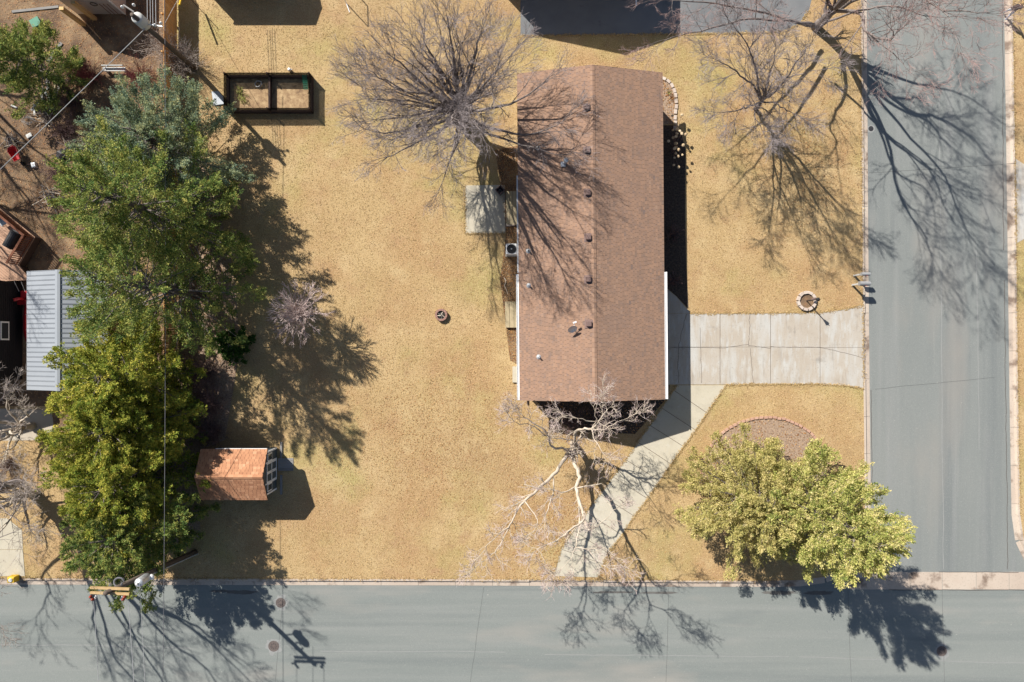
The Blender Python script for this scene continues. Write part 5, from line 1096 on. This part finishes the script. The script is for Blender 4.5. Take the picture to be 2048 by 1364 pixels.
# dried hydrangea in the house bed
hq = P(1345, 298); hy = thing('hydrangea', hq, 'dried hydrangea with pale tan flower heads in house shadow', 'shrub'); rr = random.Random(6)
for k in range(30):
    q = Vector((hq.x+rr.gauss(0, .36), hq.y+rr.gauss(0, .8), rr.uniform(.7, 1.15))); obj('stem', MB().tube([(hq.x+rr.gauss(0, .1), hq.y+rr.gauss(0, .2), 0), q], .008, 4), 'twig_brown', hy)
    obj('flower_head', MB().blob(q, rr.uniform(.07, .13), rr, 8, .8, rr.random()), 'flower', hy)
for k, (x_, y_) in enumerate(((1337, 186), (1343, 196))):
    q = P(x_, y_); o_ = thing('perennial_clump', q, f'small dry perennial clump in the {"upper" if k == 0 else "lower"} part of the stone edged bed', 'plant', 'dry perennials')
    mb = MB()
    for j in range(30): t = j*2.4; mb.tube([(q.x, q.y, 0), (q.x+.2*math.cos(t), q.y+.2*math.sin(t), .25+.1*math.sin(j))], [.008, .003], 3)
    obj('leaves', mb, 'leaf_olive' if k == 0 else 'leaf', o_)
gq = P(484, 192, .2); gv = thing('onion_row', (gq.x, gq.y, .1), 'clump of green onion leaves in left half of the garden', 'plant'); mb = MB(); rr = random.Random(9)
for k in range(90):
    q = Vector((gq.x+rr.gauss(0, .14)+.25*(k/90-.5), gq.y+.5-k/90*1.0, .12)); t = rr.uniform(0, 6.3); mb.tube([q, q+Vector((.1*math.cos(t), .1*math.sin(t), .2)), q+Vector((.25*math.cos(t), .25*math.sin(t), .22))], [.012, .01, .004], 4, rr.random())
obj('leaves', mb, 'leaf_bright', gv)

# ------------------------------------------------------------------ the pedestrian
def skinned(name, joints, bones, mats, parent, pick):
    me = bpy.data.meshes.new(name); me.from_pydata([j[:3] for j in joints], bones, []); o = bpy.data.objects.new(name, me); C.objects.link(o)
    md = o.modifiers.new('skin', 'SKIN'); md.use_smooth_shade = True; sv = me.skin_vertices[0].data
    for i, j in enumerate(joints): sv[i].radius = (j[3], j[4] if len(j) > 4 else j[3])
    sv[0].use_root = True; s = o.modifiers.new('sub', 'SUBSURF'); s.levels = 2; s.render_levels = 2
    dg = bpy.context.evaluated_depsgraph_get(); dg.update(); m2 = bpy.data.meshes.new_from_object(o.evaluated_get(dg)); bpy.data.objects.remove(o)
    m2.materials.clear()
    for x in mats: m2.materials.append(MATS[x])
    for p in m2.polygons: p.material_index = pick(p.center); p.use_smooth = True
    o2 = bpy.data.objects.new(name, m2); return finish(o2, parent, None, None, None, None)
pf = P(2008, 33); per = thing('person', pf, 'person in dark jacket and pale jeans walking beside the far kerb', 'person')
dr_ = R(70); c_, s_ = math.cos(dr_), math.sin(dr_)
def W(x, y, z): return (pf.x+x*c_-y*s_, pf.y+x*s_+y*c_, z)      # x forward, y to the person's left
J = [W(0, 0, .95)+(.14, .12), W(0, 0, 1.15)+(.15, .11), W(.02, 0, 1.35)+(.17, .11), W(.03, 0, 1.47)+(.07,), W(.05, 0, 1.56)+(.06,), W(.07, 0, 1.66)+(.095, .11), W(.07, 0, 1.75)+(.07,),
     W(.02, .19, 1.42)+(.07,), W(-.06, .25, 1.16)+(.055,), W(.06, .24, .95)+(.045,), W(.12, .23, .87)+(.035,),
     W(.02, -.19, 1.42)+(.07,), W(.04, -.25, 1.16)+(.055,), W(.16, -.22, .98)+(.045,), W(.22, -.2, .92)+(.035,),
     W(0, .10, .88)+(.095,), W(.18, .10, .50)+(.065,), W(.22, .10, .10)+(.045,), W(.36, .10, .045)+(.04,),
     W(0, -.10, .88)+(.095,), W(-.06, -.10, .50)+(.065,), W(-.26, -.10, .14)+(.045,), W(-.14, -.10, .045)+(.04,)]
E = [(0, 1), (1, 2), (2, 3), (3, 4), (4, 5), (5, 6), (2, 7), (7, 8), (8, 9), (9, 10), (2, 11), (11, 12), (12, 13), (13, 14), (0, 15), (15, 16), (16, 17), (17, 18), (0, 19), (19, 20), (20, 21), (21, 22)]
def pick(c): return 3 if c.z < .10 else 1 if c.z < .93 and (c.x-pf.x)**2+(c.y-pf.y)**2 < .19**2 or c.z < .82 else 2 if c.z < 1.50 and c.z > .90 else 0
skinned('body', J, E, ['skin', 'jeans', 'jacket', 'shoe'], per, pick)
hc = W(.055, 0, 1.70); mb = MB().lathe((hc[0], hc[1], hc[2]), [(.118, -.08), (.125, 0), (.11, .06), (.07, .105), (0, .12)], 14); obj('hair', mb, 'hair', per, smooth=True)
for sd in (-1, 1): q = W(.165, sd*.035, 1.665); obj('eye', MB().blob(q, .012, random.Random(1), 6), 'charcoal', per)
q = W(.175, 0, 1.635); obj('nose', MB().blob(q, .018, random.Random(1), 6), 'skin', per)

# ------------------------------------------------------------------ dry grass, leaf litter
rng = np.random.default_rng(77)
def scatter(n, x0, x1, y0, y1): return np.stack([rng.uniform(x0, x1, n), rng.uniform(y0, y1, n)], 1)
hole = [[HF(-hN+.5, -HW/2+.5), HF(hN-.3, -HW/2+.5), HF(hN-.3, HW/2-.5), HF(-hN+.3, HW/2-.5)], G([(1300, 627), (1640, 625), (1690, 618), (1727, 610), (1727, 777), (1690, 771), (1640, 768), (1300, 769)]), G(wl+wr[::-1]), G([(930, 371), (1046, 370), (1046, 467), (931, 467)]), bed2_poly, bed1_poly, bedd_poly, G([(1041, 72), (1330, 69), (1520, 66), (1570, 62), (1600, 48), (1618, 20), (1628, -20), (1640, -80), (1041, -80)]),
        G([(1300, 560), (1330, 574), (1352, 593), (1380, 626), (1300, 627)]), [Vector((gx0, gy0)), Vector((gx1, gy0)), Vector((gx1, gy1)), Vector((gx0, gy1))], [Vector((SX0, SY0)), Vector((SX1+.1, SY0)), Vector((SX1+.1, SY1)), Vector((SX0, SY1))], south_poly, G([(-60, 1036), (14, 1036), (44, 1060), (50, 1152), (-60, 1152)]), yard_poly, G([(-80, 815), (110, 815), (110, 882), (-80, 882)])]
pts = scatter(320000, -34.6, 34.6, -16.2, 23.1)
ok = inside(pts, lawn_poly) | inside(pts, lawn2_poly)
for hpoly in hole: ok &= ~inside(pts, hpoly)
ok &= ~inside(pts, G([(2031, 318), (2060, 336), (2200, 340), (2200, 470), (2060, 472), (2033, 486)]))
hb_in = inside(pts, hedge_bed); ok &= ~(hb_in & (rng.random(len(pts)) < .8))
pts = pts[ok]
def edge_tufts(path, per_m, sd=.045):
    q = resample(G(path), .05); out = []
    for a, b in zip(q, q[1:]):
        m = rng.poisson(per_m*(b-a).length); d = (b-a).normalized(); tt = rng.uniform(0, 1, m); of = rng.normal(0, sd, m)*(.4+1.2*abs(math.sin(a.x*3.1+a.y*2.3)))
        for t_, o_ in zip(tt, of): p = a.lerp(b, t_); out.append((p.x-d.y*o_, p.y+d.x*o_))
    return out
eg = edge_tufts(KERB[1:4], 60)+edge_tufts(KERB[11:16], 60)+edge_tufts(KERB2[1:6], 60)+edge_tufts([(1380, 627), (1640, 625), (1690, 618), (1727, 610)], 120)+edge_tufts([(1452, 769), (1640, 768), (1690, 771), (1727, 777)], 120)+edge_tufts(wl, 110)+edge_tufts(wr, 110)+edge_tufts([(1012, 467), (931, 467), (930, 371)], 100)+edge_tufts([(1041, 72), (1330, 69), (1520, 66), (1570, 62), (1600, 48), (1618, 20)], 120)
n_in = len(pts); pts = np.concatenate([pts, np.array(eg)]); n = len(pts)
t = rng.uniform(0, 2*math.pi, n); l = rng.uniform(.03, .10, n); hh = rng.uniform(.01, .075, n); w_ = rng.uniform(.008, .024, n)
d = np.stack([np.cos(t), np.sin(t)], 1); pe = np.stack([-d[:, 1], d[:, 0]], 1); z = np.zeros((n, 1)); z[n_in:] = .024; hh[n_in:] = rng.uniform(.04, .10, n-n_in); l[n_in:] *= 1.4
A_ = np.concatenate([pts-d*(l*.5)[:, None]-pe*w_[:, None], z+.002], 1); B_ = np.concatenate([pts-d*(l*.5)[:, None]+pe*w_[:, None], z+.002], 1); T_ = np.concatenate([pts+d*(l*.5)[:, None]+pe*w_[:, None]*.5, hh[:, None]], 1)
V = np.stack([A_, B_, T_], 1).reshape(-1, 3); F = np.arange(3*n).reshape(-1, 3)
fastobj('dry_grass', V, F, 'grass', rng.uniform(0, 1, n), None, 'dormant straw coloured grass covering the lawns', 'grass', None, 'stuff')
# litter: dead leaves where they gather
def leaves(name, pts, label, smin=.03, smax=.075, mat='leaf', parent=None):
    n = len(pts); t = rng.uniform(0, 2*math.pi, n); s = rng.uniform(smin, smax, n)[:, None]; tl = rng.uniform(-.5, .5, (n, 2))
    d = np.stack([np.cos(t), np.sin(t), tl[:, 0]], 1); e = np.stack([-np.sin(t), np.cos(t), tl[:, 1]], 1); c = np.concatenate([pts, .02+rng.uniform(0, .03, (n, 1))], 1)
    V = np.stack([c-d*s, c+e*s*.6, c+d*s, c-e*s*.6], 1).reshape(-1, 3); V[:, 2] = np.maximum(V[:, 2], .010)
    fastobj(name, V, np.arange(4*n).reshape(-1, 4), mat, rng.uniform(0, 1, n), None, label, 'leaves', None, 'stuff')
def keep(p, poly, inv=False): q = inside(p, poly); return p[~q if inv else q]
a = keep(scatter(9000, P(985, 0).x, P(1046, 0).x, P(0, 740).y, P(0, 285).y), side_poly)
g1_ = rng.normal(0, 1, (4000, 2))*np.array([2.4, 3.2])+np.array([P(1120, 0).x, P(0, 1080).y]); g2_ = rng.normal(0, 1, (4500, 2))*np.array([3.8, 2.8])+np.array([P(870, 0).x, P(0, 870).y]); g3_ = rng.normal(0, 1, (3000, 2))*np.array([2.2, 3.2])+np.array([P(1600, 0).x, P(0, 300).y])
gg = np.concatenate([g1_, g2_, g3_]); gg = keep(gg, lawn_poly)
for hpoly in hole: gg = keep(gg, hpoly, True)
b_ = keep(scatter(20000, -34.5, P(352, 0).x, P(0, 1100).y, 23), yard_poly); c_ = keep(scatter(5000, P(340, 0).x, P(490, 0).x, P(0, 1110).y, P(0, 250).y), hedge_bed)
leaves('leaf_litter', np.concatenate([a, gg]), 'brown dead leaves gathered along the house and on the lawn', .018, .042)
leaves('leaf_litter', np.concatenate([b_, c_]), 'brown dead leaves covering the ground under the left hedge', .02, .045)
d_ = np.concatenate([keep(scatter(2500, P(1395, 0).x, P(1660, 0).x, P(0, 1060).y, P(0, 832).y), bed2_poly), keep(scatter(2500, P(1300, 0).x, P(1356, 0).x, P(0, 566).y, P(0, 156).y), bed1_poly), keep(scatter(1500, P(1050, 0).x, P(1340, 0).x, P(0, 870).y, P(0, 770).y), south_poly), scatter(2600, gx0+.1, gx1-.1, gy0+.1, gy1-.1)])
leaves('bark_chips', d_, 'bark chips and straw lying on the planted beds', .02, .06)
